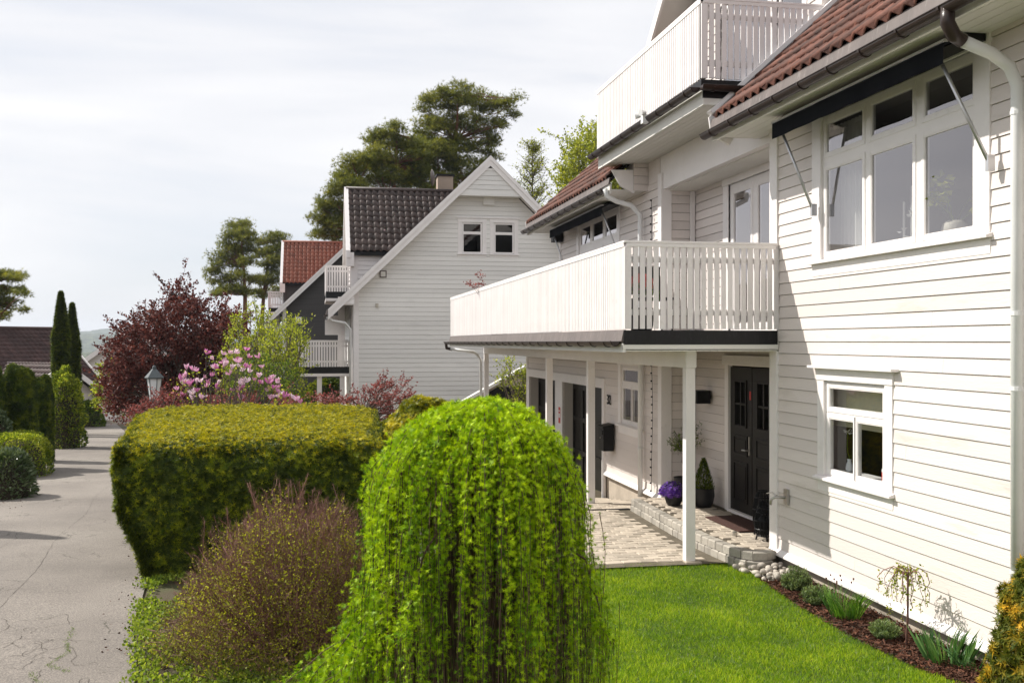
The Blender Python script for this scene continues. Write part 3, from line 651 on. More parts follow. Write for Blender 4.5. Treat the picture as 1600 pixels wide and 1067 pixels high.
mb = MB(); mb.smooth = True; mb.tube([(LX+.0, LY1+.18, 2.5), (LX+.6, LY1, 2.42), (4.20, LY1-.05, 2.34), (4.29, LY1-.06, 2.2), (4.29, LY1-.06, -.7)], .038, 10); mb.build('downpipe', M['white2'], lbal)
# hooks under the beam
# chimneys of the roof are out of frame
# --- awnings
def awning(y0, y1, lab, ax=5.36):
    t = thing('awning', (ax, (y0+y1)/2, 5.15), lab, 'awning')
    mb = MB(); mb.box(5.14, 5.36, y0, y1, 5.155, 5.212); mb.build('cassette', M['black'], t)
    mb = MB(); mb.prism([(5.10, y0+.03, 5.16), (5.02, y0+.03, 5.13), (5.02, y0+.03, 5.145), (5.10, y0+.03, 5.175)], (0, 0, 0), (0, y1-y0-.06, 0)); mb.box(4.982, 5.02, y0, y1, 5.128, 5.152); mb.build('front_bar', M['alu'], t)
    mb = MB(); n = 40
    for i in range(n):
        a, b = y0+.02+(y1-y0-.04)*i/n, y0+.02+(y1-y0-.04)*(i+1)/n; xa, xb = 4.99+.006*math.sin(i*.9), 4.99+.006*math.sin((i+1)*.9)
        mb.quad((xa, a, 5.127), (xb, b, 5.127), (xb-.002, b, 4.955), (xa-.002, a, 4.955), .5)
    mb.prism([(5.14, y0+.01, 5.20), (5.0, y0+.01, 5.14), (5.0, y0+.01, 5.12), (5.14, y0+.01, 5.165)], (0, 0, 0), (0, y1-y0-.02, 0))
    mb.build('valance', M['fabric'], t)
    for yy, s in ((y0+.17, 1), (y1-.12, -1)):
        mb = MB(); mb.smooth = True; mb.tube([(5.02, yy, 5.10), (5.31, yy-.28*1 if s > 0 else yy-.22, 4.14)], .016, 8); mb.smooth = False
        q = yy-.28 if s > 0 else yy-.22
        mb.box(5.29, 5.35, q-.02, q+.02, 4.07, 4.20); mb.build('arm', M['alu'], t)
    return t
awning(7.5, 10.72, 'black folded awning with thin metal arms above the large upper window at right')
awning(17.7, 21.9, 'black folded awning over the small upper window behind the long balcony')
# --- wall lamps
for (x, y, z, lab) in ((XR-.14, 14.95, 1.85, 'black box wall lamp beside the dark entrance door'), (HX-.12, 22.35, 5.02, 'black box wall lamp on the upper far corner of the cream house')):
    t = thing('wall_lamp', (x, y, z), lab, 'wall lamp')
    mb = MB(); mb.box(x-.13, x+.09, y-.13, y+.13, z-.10, z+.10); mb.build('shade', M['black'], t, bevel=.006)
    mb = MB(); mb.box(x+.09, x+.14, y-.04, y+.04, z-.04, z+.04); mb.build('bracket', M['black'], t)
# --- mailbox
t = thing('mailbox', (5.28, 18.35, .7), 'black metal mailbox hanging on the cream wall beside the garage', 'mailbox')
mb = MB(); mb.box(5.16, 5.36, 18.2, 18.55, .68, 1.10); mb.prism([(5.14, 18.18, 1.101), (5.14, 18.18, 1.13), (5.36, 18.18, 1.18), (5.36, 18.18, 1.101)], (0, 0, 0), (0, .39, 0)); mb.build('box', M['black'], t, bevel=.006)
mb = MB(); mb.box(5.145, 5.158, 18.25, 18.5, .98, 1.06); mb.build('flap', M['black'], t)
mb = MB(); mb.tube([(5.16, 18.375, .92), (5.14, 18.375, .92)], .014, 10); mb.build('lock', M['steel'], t)
# --- house number 32
cu = bpy.data.curves.new('txt', 'FONT'); cu.body = '32'; cu.size = .26; cu.extrude = .008; cu.align_x = 'CENTER'
to = bpy.data.objects.new('txt', cu); COL.objects.link(to); bpy.context.view_layer.update()
me = bpy.data.meshes.new_from_object(to.evaluated_get(bpy.context.evaluated_depsgraph_get())); COL.objects.unlink(to); bpy.data.objects.remove(to)
me.materials.clear(); me.materials.append(M['black']); nm = bpy.data.objects.new('house_number', me); COL.objects.link(nm)
nm.matrix_world = Matrix(((0, 0, -1, HX-.03), (-1, 0, 0, 18.58), (0, 1, 0, 1.52), (0, 0, 0, 1)))
tag(nm, 'black metal house number 32 on the cream wall above the mailbox', 'house number')
# red and white sticker on the trim between the garage doors
st = MB(); st.cm = 0; st.box(HX-.046, HX-.041, 22.45, 22.62, .86, 1.22); st.cm = 1; st.box(HX-.047, HX-.0461, 22.47, 22.6, .98, 1.08); st.box(HX-.047, HX-.0461, 22.47, 22.6, 1.12, 1.15)
tag(st.build('alarm_sign', [M['redpl'], M['white2']]), 'small red and white alarm sticker on the trim between the garage doors', 'sign')
# --- garden tap on the near wall
t = thing('garden_tap', (5.36, 11.15, .87), 'small metal garden tap on the cream wall at the porch corner', 'tap')
mb = MB(); mb.box(5.355, 5.385, 11.10, 11.19, .80, .98); mb.build('wall_plate', M['steel'], t)
mb = MB(); mb.smooth = True; mb.tube([(5.36, 11.15, .88), (5.26, 11.2, .88), (5.22, 11.22, .86), (5.21, 11.23, .79)], .016, 8); mb.build('spout', M['steel'], t)
mb = MB(); mb.tube([(5.27, 11.2, .895), (5.27, 11.32, .92), (5.26, 11.44, .89)], [.012, .009, .006], 6); mb.build('lever', M['steel'], t)
# --- string light hanging beside the downpipe (bulbs are one string)
mb = MB(); yy = 15.98
mb.tube([(HX-.05, yy+.03*math.sin(z*3), z) for z in [5.0-.25*i for i in range(20)]], .004, 5)
for i in range(38): z = 5.0-.128*i; mb.box(HX-.075, HX-.05, yy-.012+.03*math.sin(z*3), yy+.012+.03*math.sin(z*3), z-.012, z+.012)
tag(mb.build('string_light', M['black']), 'dark string of little bulbs hanging beside the far downpipe', 'string light')
# --- things inside the windows
mb = MB(); n = 60; 
for i in range(n):
    a, b = 9.88+.82*i/n, 9.88+.82*(i+1)/n; xa, xb = HX+.28+.03*math.sin(i*1.1), HX+.28+.03*math.sin((i+1)*1.1)
    mb.quad((xa, a, 3.45), (xb, b, 3.45), (xb, b, 5.1), (xa, a, 5.1), .5)
tag(mb.build('curtain', M['curtain']), 'white pleated curtain behind the left pane of the large upper window', 'curtain')
mb = MB(); mb.box(HX+.095, HX+.42, 7.5, 10.65, 3.55, 3.60); s_ = mb.build('window_board', M['white'], house)
t = thing('potted_plant', (HX+.25, 8.34, 3.6), 'round stone vase with light green leafy plant behind the large upper window', 'potted plant')
mb = MB(); mb.smooth = True; mb.lathe([(.05, 0), (.095, .03), (.115, .09), (.10, .16), (.075, .185)], (HX+.25, 8.34, 3.602), 24, wob=lambda t, z: 1+.04*math.cos(12*t)); mb.build('vase', M['ceramic'], t)
P = []; D = []; st = MB()
for i in range(9):
    a = R.uniform(0, 2*PI); tip = Vector((HX+.25+.16*math.cos(a), 8.34+.26*math.sin(a), 3.9+R.uniform(-.02, .24))); limb(st, (HX+.25, 8.34, 3.76), tip, .005, .003, 5)
    for j in range(9): P.append(tuple(tip+Vector((R.gauss(0, .04), R.gauss(0, .06), R.gauss(0, .035))))); D.append((R.gauss(0, 1), R.gauss(0, 1), R.uniform(-.4, .8)))
st.build('stem', M['green'], t); scatter('leaves', P, D, NR.uniform(.06, .11, len(P)), tmpl_leaf(.6), M['birch'], t)
t = thing('candle_holder', (HX+.3, 9.2, 3.6), 'tall pale candles with a dried stem behind the middle pane of the large window', 'candles')
mb = MB(); mb.lathe([(.05, 0), (.012, .03), (.012, .2), (.03, .22)], (HX+.3, 9.24, 3.602), 14); mb.tube([(HX+.3, 9.24, 3.78), (HX+.3, 9.24, 4.08)], .011, 10)
mb.lathe([(.05, 0), (.012, .03), (.012, .32), (.03, .34)], (HX+.3, 9.1, 3.602), 14); mb.tube([(HX+.3, 9.1, 3.9), (HX+.3, 9.1, 4.22)], .011, 10); mb.build('candle', M['curtain'], t)
P = [(HX+.32+R.gauss(0, .03), 9.08+R.gauss(0, .04)+.02*i/40, 3.6+.4*i/60) for i in range(60)]; scatter('dried_leaves', P, [(R.gauss(0, 1), R.gauss(0, 1), .3) for _ in P], .05, tmpl_leaf(.7), M['goldtip'] if False else M['curtain'], t)
mb = MB(); mb.quad((HX+.2, 9.05, 1.80), (HX+.2, 10.7, 1.80), (HX+.2, 10.7, 2.45), (HX+.2, 9.05, 2.45)); mb.box(HX+.19, HX+.21, 9.05, 10.7, 1.78, 1.80)
tag(mb.build('roller_blind', M['blind']), 'beige blind half drawn in the ground floor window of the near wing', 'blind')
t = thing('flower_vase', (HX+.2, 10.12, 1.3), 'glass vase with white lily flowers in the ground floor window', 'flower vase')
mb = MB(); mb.box(HX+.095, HX+.32, 9.0, 10.3, 1.26, 1.30); mb.build('window_board', M['white'], house)
mb = MB(); mb.smooth = True; mb.lathe([(.03, 0), (.04, .03), (.035, .08), (.02, .12), (.028, .14)], (HX+.2, 10.12, 1.301), 16); mb.build('vase', M['lampglass'], t)
st = MB(); P = []
for (dx, dy, z) in ((0, .03, 1.72), (.03, -.06, 1.66)):
    limb(st, (HX+.2, 10.12, 1.38), (HX+.2+dx, 10.12+dy, z), .005, .004, 5); P += [(HX+.2+dx+R.gauss(0, .008), 10.12+dy+R.gauss(0, .01), z) for _ in range(12)]
st.build('stem', M['green'], t); scatter('flower', P, unit(len(P))+np.array((0, 0, .5)), .06, tmpl_leaf(.25), M['curtain'], t)
mb = MB(); mb.cm = 0; mb.box(HX+.04, HX+.042, 9.15, 9.21, 1.34, 1.42); mb.cm = 1; mb.box(HX+.0385, HX+.0395, 9.15, 9.21, 1.42, 1.45); tag(mb.build('alarm_sticker', [M['redpl'], M['white2']]), 'small red alarm sticker low in the ground floor window pane', 'sticker')
# =====================================================================
# ground, road, paving, porch
# =====================================================================
def interp(tab, y):
    if y <= tab[0][0]: return tab[0][1]
    for (a, p), (b, q) in zip(tab[:-1], tab[1:]):
        if y <= b: t = (y-a)/(b-a); return p+(q-p)*t
    return tab[-1][1]
RL = [(-4, -4.6), (8.8, -5.0), (14, -5.3), (19.9, -5.75), (24, -6.6), (34, -8.6), (48, -11.2), (61, -14.6), (75, -19)]
RR_ = [(-4, -.8), (6, -1.25), (8.8, -1.45), (10.3, -1.72), (12.3, -1.95), (20, -3.3), (28, -4.7), (34, -5.6), (48, -8.3), (61, -11.2), (75, -15)]
def grid_sheet(name, xs, ys, zf, mat):
    vs = [(x, y, zf(x, y)) for y in ys for x in xs]; n = len(xs)
    fs = [(j*n+i, j*n+i+1, (j+1)*n+i+1, (j+1)*n+i) for j in range(len(ys)-1) for i in range(n-1)]
    me = bpy.data.meshes.new(name); me.from_pydata(vs, [], fs); me.materials.append(mat); me.polygons.foreach_set('use_smooth', [True]*len(fs))
    o = bpy.data.objects.new(name, me); COL.objects.link(o); tag(o, kind='structure'); return o
gm, nt, out = new_mat('ground_soil_and_grass')
tc = N(nt, 'ShaderNodeTexCoord'); n1 = N(nt, 'ShaderNodeTexNoise', i_Scale=1.3, i_Detail=8.0); nt.links.new(tc.outputs['Object'], n1.inputs['Vector'])
r1 = ramp(nt, [(0.35, (0.085, 0.06, 0.04)), (0.52, (0.075, 0.06, 0.03)), (0.7, (0.07, 0.085, 0.025))]); nt.links.new(n1.outputs['Fac'], r1.inputs[0])
n2 = N(nt, 'ShaderNodeTexNoise', i_Scale=45.0, i_Detail=6.0); nt.links.new(tc.outputs['Object'], n2.inputs['Vector'])
bp = N(nt, 'ShaderNodeBump', i_Strength=0.8, i_Distance=0.02); nt.links.new(n2.outputs['Fac'], bp.inputs['Height'])
b = N(nt, 'ShaderNodeBsdfPrincipled', i_Roughness=0.95); nt.links.new(r1.outputs[0], b.inputs['Base Color']); nt.links.new(bp.outputs[0], b.inputs['Normal']); nt.links.new(b.outputs[0], out.inputs[0])
M['ground'] = gm
gx = [-3000, -1500, -600, -200, -80, -40]+[-30+2*i for i in range(31)]+[40, 80, 200, 600, 1500, 3000]
gy = [-60, -20, -8]+[-4+2*i for i in range(36)]+[75, 90, 120, 200, 400, 800, 1600, 2600, 3300]
grid_sheet('ground', gx, gy, lambda x, y: ground_z(x, y)-.02, gm)
# asphalt
m, nt, out = new_mat('worn_asphalt')
tc = N(nt, 'ShaderNodeTexCoord')
n1 = N(nt, 'ShaderNodeTexNoise', i_Scale=0.35, i_Detail=9.0, i_Roughness=0.62); nt.links.new(tc.outputs['Object'], n1.inputs['Vector'])
r1 = ramp(nt, [(0.30, (0.155, 0.135, 0.117)), (0.52, (0.22, 0.193, 0.167)), (0.72, (0.265, 0.237, 0.205))]); nt.links.new(n1.outputs['Fac'], r1.inputs[0])
n2 = N(nt, 'ShaderNodeTexNoise', i_Scale=75.0, i_Detail=6.0, i_Roughness=.75); nt.links.new(tc.outputs['Object'], n2.inputs['Vector'])
r2 = ramp(nt, [(0.36, (0.42, 0.42, 0.42)), (0.52, (1, 1, 1)), (0.66, (1.55, 1.52, 1.48))]); nt.links.new(n2.outputs['Fac'], r2.inputs[0])
c = mixc(nt, r1.outputs[0], r2.outputs[0], 1.0, 'MULTIPLY')
# cracks: distorted voronoi edges, only in worn patches
nd = N(nt, 'ShaderNodeTexNoise', i_Scale=2.2, i_Detail=5.0); nt.links.new(tc.outputs['Object'], nd.inputs['Vector'])
va = N(nt, 'ShaderNodeVectorMath', operation='MULTIPLY_ADD'); va.inputs[1].default_value = (0.55, 0.55, 0.55); nt.links.new(nd.outputs['Color'], va.inputs[0]); nt.links.new(tc.outputs['Object'], va.inputs[2])
vo = N(nt, 'ShaderNodeTexVoronoi', feature='DISTANCE_TO_EDGE', i_Scale=1.6); nt.links.new(va.outputs[0], vo.inputs['Vector'])
rc = ramp(nt, [(0.0, (1, 1, 1)), (0.016, (0, 0, 0))]); nt.links.new(vo.outputs['Distance'], rc.inputs[0])
nm_ = N(nt, 'ShaderNodeTexNoise', i_Scale=0.55, i_Detail=4.0); nt.links.new(tc.outputs['Object'], nm_.inputs['Vector'])
rm = ramp(nt, [(0.50, (0, 0, 0)), (0.60, (1, 1, 1))]); nt.links.new(nm_.outputs['Fac'], rm.inputs[0])
cr = mixc(nt, rc.outputs[0], rm.outputs[0], 1.0, 'MULTIPLY')
c2 = mixc(nt, c, (0.05, 0.045, 0.03), cr)
b = N(nt, 'ShaderNodeBsdfPrincipled', i_Roughness=0.9); nt.links.new(c2, b.inputs['Base Color'])
bp = N(nt, 'ShaderNodeBump', i_Strength=0.5, i_Distance=0.008); nt.links.new(n2.outputs['Fac'], bp.inputs['Height']); nt.links.new(bp.outputs[0], b.inputs['Normal'])
nt.links.new(b.outputs[0], out.inputs[0]); M['asphalt'] = m
ys = [-4+.5*i for i in range(160)]; vs = []; fs = []; K = 8
for y in ys:
    l, r = interp(RL, y), interp(RR_, y)
    for k in range(K+1):
        e = (mnoise.noise(Vector((y*1.3, k*5.1, 0)))*.07) if k in (0, K) else 0
        x = l+(r-l)*k/K+e; vs.append((x, y, ground_z(x, y)+.004+.02*(1-(2*k/K-1)**2)))
for j in range(len(ys)-1):
    for k in range(K): a = j*(K+1)+k; fs.append((a, a+1, a+K+2, a+K+1))
me = bpy.data.meshes.new('road'); me.from_pydata(vs, [], fs); me.materials.append(M['asphalt']); o = bpy.data.objects.new('road', me); COL.objects.link(o); tag(o, kind='structure')
# cracks and the paver seam as thin dark ribbons
mb = MB()
def ribbon(pts, w):
    for (a, b_) in zip(pts[:-1], pts[1:]):
        d = (Vector(b_)-Vector(a)); 
        if d.length < 1e-4: continue
        n_ = Vector((-d.y, d.x)).normalized()*w*R.uniform(.3, 1)/2; z = lambda p: ground_z(p[0], p[1])+.0045+.02*(1-(2*(p[0]-interp(RL, p[1]))/(interp(RR_, p[1])-interp(RL, p[1]))-1)**2)+.003
        mb.quad((a[0]-n_.x, a[1]-n_.y, z(a)), (a[0]+n_.x, a[1]+n_.y, z(a)), (b_[0]+n_.x, b_[1]+n_.y, z(b_)), (b_[0]-n_.x, b_[1]-n_.y, z(b_)))
for _ in range(30):
    x, y = R.uniform(-3.3, -1.75), R.uniform(7.4, 10.6); a = R.uniform(0, PI); pts = [(x, y)]
    for k in range(R.randrange(7, 26)): a += R.gauss(0, .5); x += .035*math.cos(a); y += .05*math.sin(a); pts.append((x, y))
    if max(p[0]-interp(RR_, p[1]) for p in pts) < -.05: ribbon(pts, .0055)
pts = [(-2.9-.11*(y-9)+.05*math.sin(y*1.1)+R.gauss(0, .006), y) for y in [9.5+.18*i for i in range(110)]]; ribbon(pts, .005)
pts = [(-4.0-.05*(y-9)+.09*math.sin(y*.9)+R.gauss(0, .01), y) for y in [8+.15*i for i in range(50)]]; ribbon(pts, .0045)
M['crack'] = paint('crack_fill', (.075, .062, .05), .95)
tag(mb.build('road_cracks', M['crack']), kind='structure')
# moss and dry weeds along the asphalt cracks
def inroad(y, t): return interp(RL, y)*(1-t)+interp(RR_, y)*t
P = []
for (pts) in ([(-2.25, 10.2), (-2.2, 9.7), (-2.12, 9.4), (-2.2, 9.05), (-2.0, 8.85)], [(-2.3, 8.9), (-2.1, 8.5), (-2.15, 8.1), (-1.9, 7.8)]):
    for (a, b_) in zip(pts[:-1], pts[1:]):
        for _ in range(150): t = R.random(); w_ = .008+.035*abs(mnoise.noise(Vector((a[0]*9+t*3, a[1]*7, 0)))); P.append((a[0]+(b_[0]-a[0])*t+R.gauss(0, w_)+.03*mnoise.noise(Vector((t*6, a[1]*3, 1))), a[1]+(b_[1]-a[1])*t+R.gauss(0, w_), .020))
o = scatter('crack_moss', P, unit(len(P))*(.6, .6, 1)+np.array((0, 0, .5)), NR.uniform(.006, .014, len(P)), tmpl_leaf(.5), M['herb']); tag(o, 'thin line of moss and weeds growing in the asphalt cracks', 'moss', kind='stuff')
# road kerb / low wall at the bend on the far left
mb = MB(); pts = [(-14.5, 58.0), (-13.9, 62.0), (-12.8, 66.0), (-10.6, 69.5)]
for (a, b_) in zip(pts[:-1], pts[1:]): mb.bar((*a, ground_z(*a)+.15), (*b_, ground_z(*b_)+.15), .4, .4)
tag(mb.build('retaining_wall', M['kerb']), 'low stone edging wall along the road bend by the brown-roofed house', 'low wall')
# --- paving: individual stones
def pz(x, y): return .045 if y < 16.2 else .045-.12*(min(y, 19.5)-16.2) - (.035*(y-19.5) if y > 19.5 else 0)
def pave(name, inside, x0, x1, y0, y1, z, sx=.21, sy=.14, h=.05, mat='paver', kind='structure', ang=0.0):
    mb = MB(); ny = int((y1-y0)/sy); nx = int((x1-x0)/sx)
    for j in range(ny):
        off = (j % 2)*sx/2+R.uniform(-.01, .01)
        for i in range(-1, nx+1):
            w = sx; a, b = x0+i*sx+off, x0+(i+1)*sx+off; c, d = y0+j*sy, y0+(j+1)*sy
            g = .004; a += g; b -= g; c += g; d -= g
            if not (inside(a, c) and inside(b, d) and inside(a, d) and inside(b, c)): continue
            zz = z((a+b)/2, (c+d)/2)+R.uniform(-.003, .003); e = .008; tx, ty = R.uniform(-.003, .003), R.uniform(-.003, .003)
            vs = [(a, c, zz-h), (b, c, zz-h), (b, d, zz-h), (a, d, zz-h), (a, c, zz-e), (b, c, zz-e), (b, d, zz-e), (a, d, zz-e),
                  (a+e, c+e, zz-tx-ty), (b-e, c+e, zz+tx-ty), (b-e, d-e, zz+tx+ty), (a+e, d-e, zz-tx+ty)]
            mb.add(vs, ((0, 1, 5, 4), (1, 2, 6, 5), (2, 3, 7, 6), (3, 0, 4, 7), (4, 5, 9, 8), (5, 6, 10, 9), (6, 7, 11, 10), (7, 4, 8, 11), (8, 9, 10, 11)))
    o = mb.build(name, M[mat]); tag(o, kind=kind); return o
KC = [(5.35, 11.36), (5.22, 11.27), (5.08, 11.24), (4.96, 11.34), (4.88, 11.55), (4.84, 11.9), (4.80, 12.4), (4.80, 13.0), (4.81, 13.7), (4.83, 14.4), (4.85, 15.1), (4.86, 15.55)]
def kerbx(y): return interp([(q[1], q[0]) for q in sorted(KC[3:], key=lambda t: t[1])], y)
def lawn_edge(x): return 11.72+.06*math.sin(x*2.1)+.04*math.sin(x*5.3)
pave('paving', lambda x, y: y > lawn_edge(x) and x > 1.2 and (x < 5.38) and not (y < 15.6 and x > kerbx(y)-.11), 1.2, 5.45, 11.7, 30, pz)
mb = MB(); 
for (ya, yb) in ((11.66, 16.2), (16.2, 19.5), (19.5, 30)): mb.quad((1.2, ya, pz(0, ya+.001)-.012), (5.46, ya, pz(0, ya+.001)-.012), (5.46, yb, pz(0, yb)-.012), (1.2, yb, pz(0, yb)-.012))
tag(mb.build('paving_sand', M['joint']), kind='structure')
# narrow dark strip laid across the paving
mb = MB(); mb.box(1.3, 4.86, 15.60, 15.68, 0, .049); tag(mb.build('dark_strip', M['black']), 'narrow dark strip across the paving', 'drain')
pave('porch', lambda x, y: (x > kerbx(y)+.10 if y > 11.34 else x > 5.2) and (x < XR-.0) and not (y < 11.62 and x > 5.36) and not (y > 15.56), 4.8, 6.0, 11.35, 15.6, lambda x, y: .222)
mb = MB(); ins = [(x+.05, y+(.05 if i < 3 else 0)) for i, (x, y) in enumerate(KC)]
mb.prism([(x, y, 0) for x, y in ins]+[(XR, 15.58, 0), (XR, 11.62, 0), (5.37, 11.62, 0), (5.37, 11.4, 0)], (0, 0, -.3), (0, 0, .205)); tag(mb.build('porch_bed', M['joint']), kind='structure')
# kerb stones: two courses along the curve
mb = MB(); path = [Vector((x, y, 0)) for x, y in KC]; cum = [0]
for a, b_ in zip(path[:-1], path[1:]): cum.append(cum[-1]+(b_-a).length)
def at(s):
    for i in range(len(cum)-1):
        if s <= cum[i+1]+1e-9: return path[i].lerp(path[i+1], (s-cum[i])/(cum[i+1]-cum[i]))
    return path[-1]
for course, (z0, z1, out_, sl) in enumerate(((-.14, .122, .012, .19), (.130, .226, .0, .185))):
    s = 0 if course else .09
    while s < cum[-1]-.1:
        e = min(s+sl+R.uniform(-.012, .012), cum[-1]); p, q = at(s+.005), at(e-.005); d = (q-p).normalized(); n = Vector((d.y, -d.x, 0))
        if n.dot(Vector((5.6, 13.5, 0))-p) > 0: n = -n
        j = R.uniform(-.004, .004); o0 = n*(out_+j); i0 = -n*.125; zt = z1+R.uniform(-.003, .003); c_ = .014
        B = [p+i0, q+i0, q+o0, p+o0]
        vs = [(*v.xy, z0) for v in B]+[(*v.xy, zt-c_) for v in B]+[(*v.xy, zt) for v in (p+i0+d*c_, q+i0-d*c_, q+o0-d*c_-n*c_, p+o0+d*c_-n*c_)]
        mb.add(vs, ((0, 1, 5, 4), (1, 2, 6, 5), (2, 3, 7, 6), (3, 0, 4, 7), (4, 5, 9, 8), (5, 6, 10, 9), (6, 7, 11, 10), (7, 4, 8, 11), (8, 9, 10, 11), (0, 3, 2, 1)))
        s = e
tag(mb.build('porch_kerb', M['kerb']), kind='structure')
# --- pebbles heaped at the house corner, each a stone
ic = []
for s_ in range(5):
    bm_ = MB(); bm_.smooth = True; a = [R.uniform(.3, 1.3) for _ in range(3)]
    prof = [(math.sin(PI*i/9)*1.0, -math.cos(PI*i/9)) for i in range(10)]; prof[0] = (.02, -1); prof[-1] = (.02, 1)
    bm_.lathe([(r*.05, z*.036) for r, z in prof], (0, 0, 0), 14, rnd=[.05, .3, .55, .8, .98][s_], wob=lambda t, z, a=a: 1+.16*math.cos(2*t+a[0]*5)+.09*math.cos(3*t+a[1]*9)+.05*z/.036*math.cos(t+a[2]*7))
    ic.append(bm_)
protos = []
cnt = 0; placed = []
tries = 0
while cnt < 58 and tries < 4000:
    tries += 1
    t = R.random(); x = R.uniform(4.82, 5.34); y = R.uniform(10.62, 11.33)
    if y > 11.2 and x > 4.9 and ((x-5.1)**2+(y-11.35)**2) < .05: continue
    if x < 4.84+(11.3-y)*.12: continue
    s = R.uniform(.5, 1.1)+R.random()**3*.9; rad = .05*s
    hz = 0
    for (qx, qy, qr, qz) in placed:
        dd = math.hypot(x-qx, y-qy)
        if dd < (rad+qr)*.8: hz = max(hz, qz+math.sqrt(max(0, ((rad+qr)*.8)**2-dd*dd)))
    if hz > .10: continue
    z = .02+.028*s if hz == 0 else hz
    placed.append((x, y, rad, z))
    k = R.randrange(5)
    if k not in [q[0] for q in protos]:
        o = ic[k].build('pebble', M['pebble']); protos.append((k, o))
    else: o = [q[1] for q in protos if q[0] == k][0].copy(); COL.objects.link(o)
    o.location = (x, y, z); o.rotation_euler = (R.uniform(-.4, .4), R.uniform(-.4, .4), R.uniform(0, 6)); o.scale = (s, s*R.uniform(.75, 1), s*R.uniform(.8, 1.1))
    tag(o, 'rounded pale river stone in the heap beside the porch corner', 'stone', 'river stones heaped at the porch corner'); cnt += 1
# --- mulch bed
def bed_in(x):   # lawn-side border of the bed: x as a function of y
    return x
BEDL = [(7.0, 5.02), (7.6, 4.83), (8.1, 4.78), (8.8, 4.76), (9.6, 4.78), (10.3, 4.84), (10.8, 4.90), (11.2, 4.98)]
ys = [7.0+.1*i for i in range(41)]; vs = []; fs = []
for y in ys:
    l = interp(BEDL, y)
    for k in range(5): vs.append((l+(5.43-l)*k/4, y, .004+.022*math.sin(PI*k/4)))
for j in range(len(ys)-1):
    for k in range(4): a = j*5+k; fs.append((a, a+1, a+6, a+5))
me = bpy.data.meshes.new('flower_bed'); me.from_pydata(vs, [], fs); me.materials.append(M['soil']); o = bpy.data.objects.new('flower_bed', me); COL.objects.link(o); tag(o, kind='structure')
n = 9000; y = NR.uniform(7.05, 10.85, n); l = np.array([interp(BEDL, q) for q in y]); x = l+(5.42-l)*NR.random(n)
D = unit(n)*(1, 1, .25)
o = scatter('bark_mulch', np.stack([x, y, .025+NR.random(n)*.02], 1), D, NR.uniform(.02, .05, n), (np.array([(-.16, 0, 0), (.16, .03, 0), (-.12, 0, 1), (.14, -.02, .9)]), [(0, 1, 2), (1, 3, 2)]), M['bark']); tag(o, 'red-brown bark mulch covering the bed along the house wall', 'bark mulch', kind='stuff')
# --- lawn
def onlawn(x, y):
    if x < -.6: return False
    if y > lawn_edge(x)-.0: return False
    if y > 6.9 and x > interp(BEDL, y)+.02: return False
    if y <= 6.9 and x > 5.35: return False
    return True
mb = MB(); nx, ny = 40, 60
gp, nt, out = new_mat('lawn_soil'); tc = N(nt, 'ShaderNodeTexCoord'); n1 = N(nt, 'ShaderNodeTexNoise', i_Scale=9.0, i_Detail=8.0); nt.links.new(tc.outputs['Object'], n1.inputs['Vector'])
r1 = ramp(nt, [(0.35, (0.04, 0.055, 0.012)), (0.6, (0.075, 0.12, 0.015))]); nt.links.new(n1.outputs['Fac'], r1.inputs[0]); b = N(nt, 'ShaderNodeBsdfPrincipled', i_Roughness=1.0); nt.links.new(r1.outputs[0], b.inputs['Base Color']); nt.links.new(b.outputs[0], out.inputs[0])
pts = [(-.9, 0), (5.35, 0), (5.35, 6.9)]+[(a, b_) for b_, a in BEDL]+[(4.9, 11.4), (4.75, 11.64)]+[(x, lawn_edge(x)-.02) for x in [4.5-.25*i for i in range(22)]]
mb.add([(x, y, .003) for x, y in pts], [tuple(range(len(pts)))]); tag(mb.build('lawn_soil', gp), kind='structure')
def grasspts(n, x0, x1, y0, y1, wfar=True):
    y = y0+(y1-y0)*NR.random(n)**1.0; x = NR.uniform(x0, x1, n); k = np.array([onlawn(a, b_) for a, b_ in zip(x, y)]); return x[k], y[k]
xa, ya = grasspts(170000, 1.0, 5.4, 5.2, 9.0); xb, yb = grasspts(95000, 1.0, 5.0, 9.0, 11.85)
x = np.concatenate([xa, xb]); y = np.concatenate([ya, yb]); n = len(x)
# a fringe of longer blades along the borders
D = np.stack([NR.normal(0, .42, n), NR.normal(0, .42, n), np.ones(n)], 1)
hh = NR.uniform(.022, .05, n)
patch = np.array([mnoise.noise(Vector((a*1.7, b_*1.7, 3.1)))+.5*mnoise.noise(Vector((a*5, b_*5, 1.1))) for a, b_ in zip(x, y)])
rnd = np.clip(.45+patch*.3+NR.normal(0, .3, n), 0, 1)
o = scatter('grass', np.stack([x, y, np.zeros(n)], 1), D, hh*(1+.3*patch), tmpl_blade(.13, .35), M['grass'], rnd=rnd); tag(o, 'short bright green lawn between the weeping larch and the house', 'grass', kind='stuff')
# straw-dry blades
k = NR.random(n) < .05; kk = int(k.sum())
o = scatter('dry_grass', np.stack([x[k], y[k], np.full(kk, .012)], 1), D[k]*(2.2, 2.2, .6), hh[k]*1.1, tmpl_blade(.10, .3), M['herb']); tag(o, 'dry straw-coloured blades lying in the lawn', 'dry grass', kind='stuff')
# weeds in paving joints
P = []
for _ in range(46):
    x0, y0 = R.uniform(2.6, 4.7), 11.8+abs(R.gauss(0, .45))
    for _ in range(26): P.append((x0+R.gauss(0, .06), y0+R.gauss(0, .02), 0.0))
o = scatter('joint_weeds', P, unit(len(P))*(.7, .7, 0)+np.array((0, 0, 1)), NR.uniform(.015, .04, len(P)), tmpl_blade(.16, .4), M['grass']); tag(o, 'tufts of grass in the joints of the paving', 'weeds', kind='stuff')
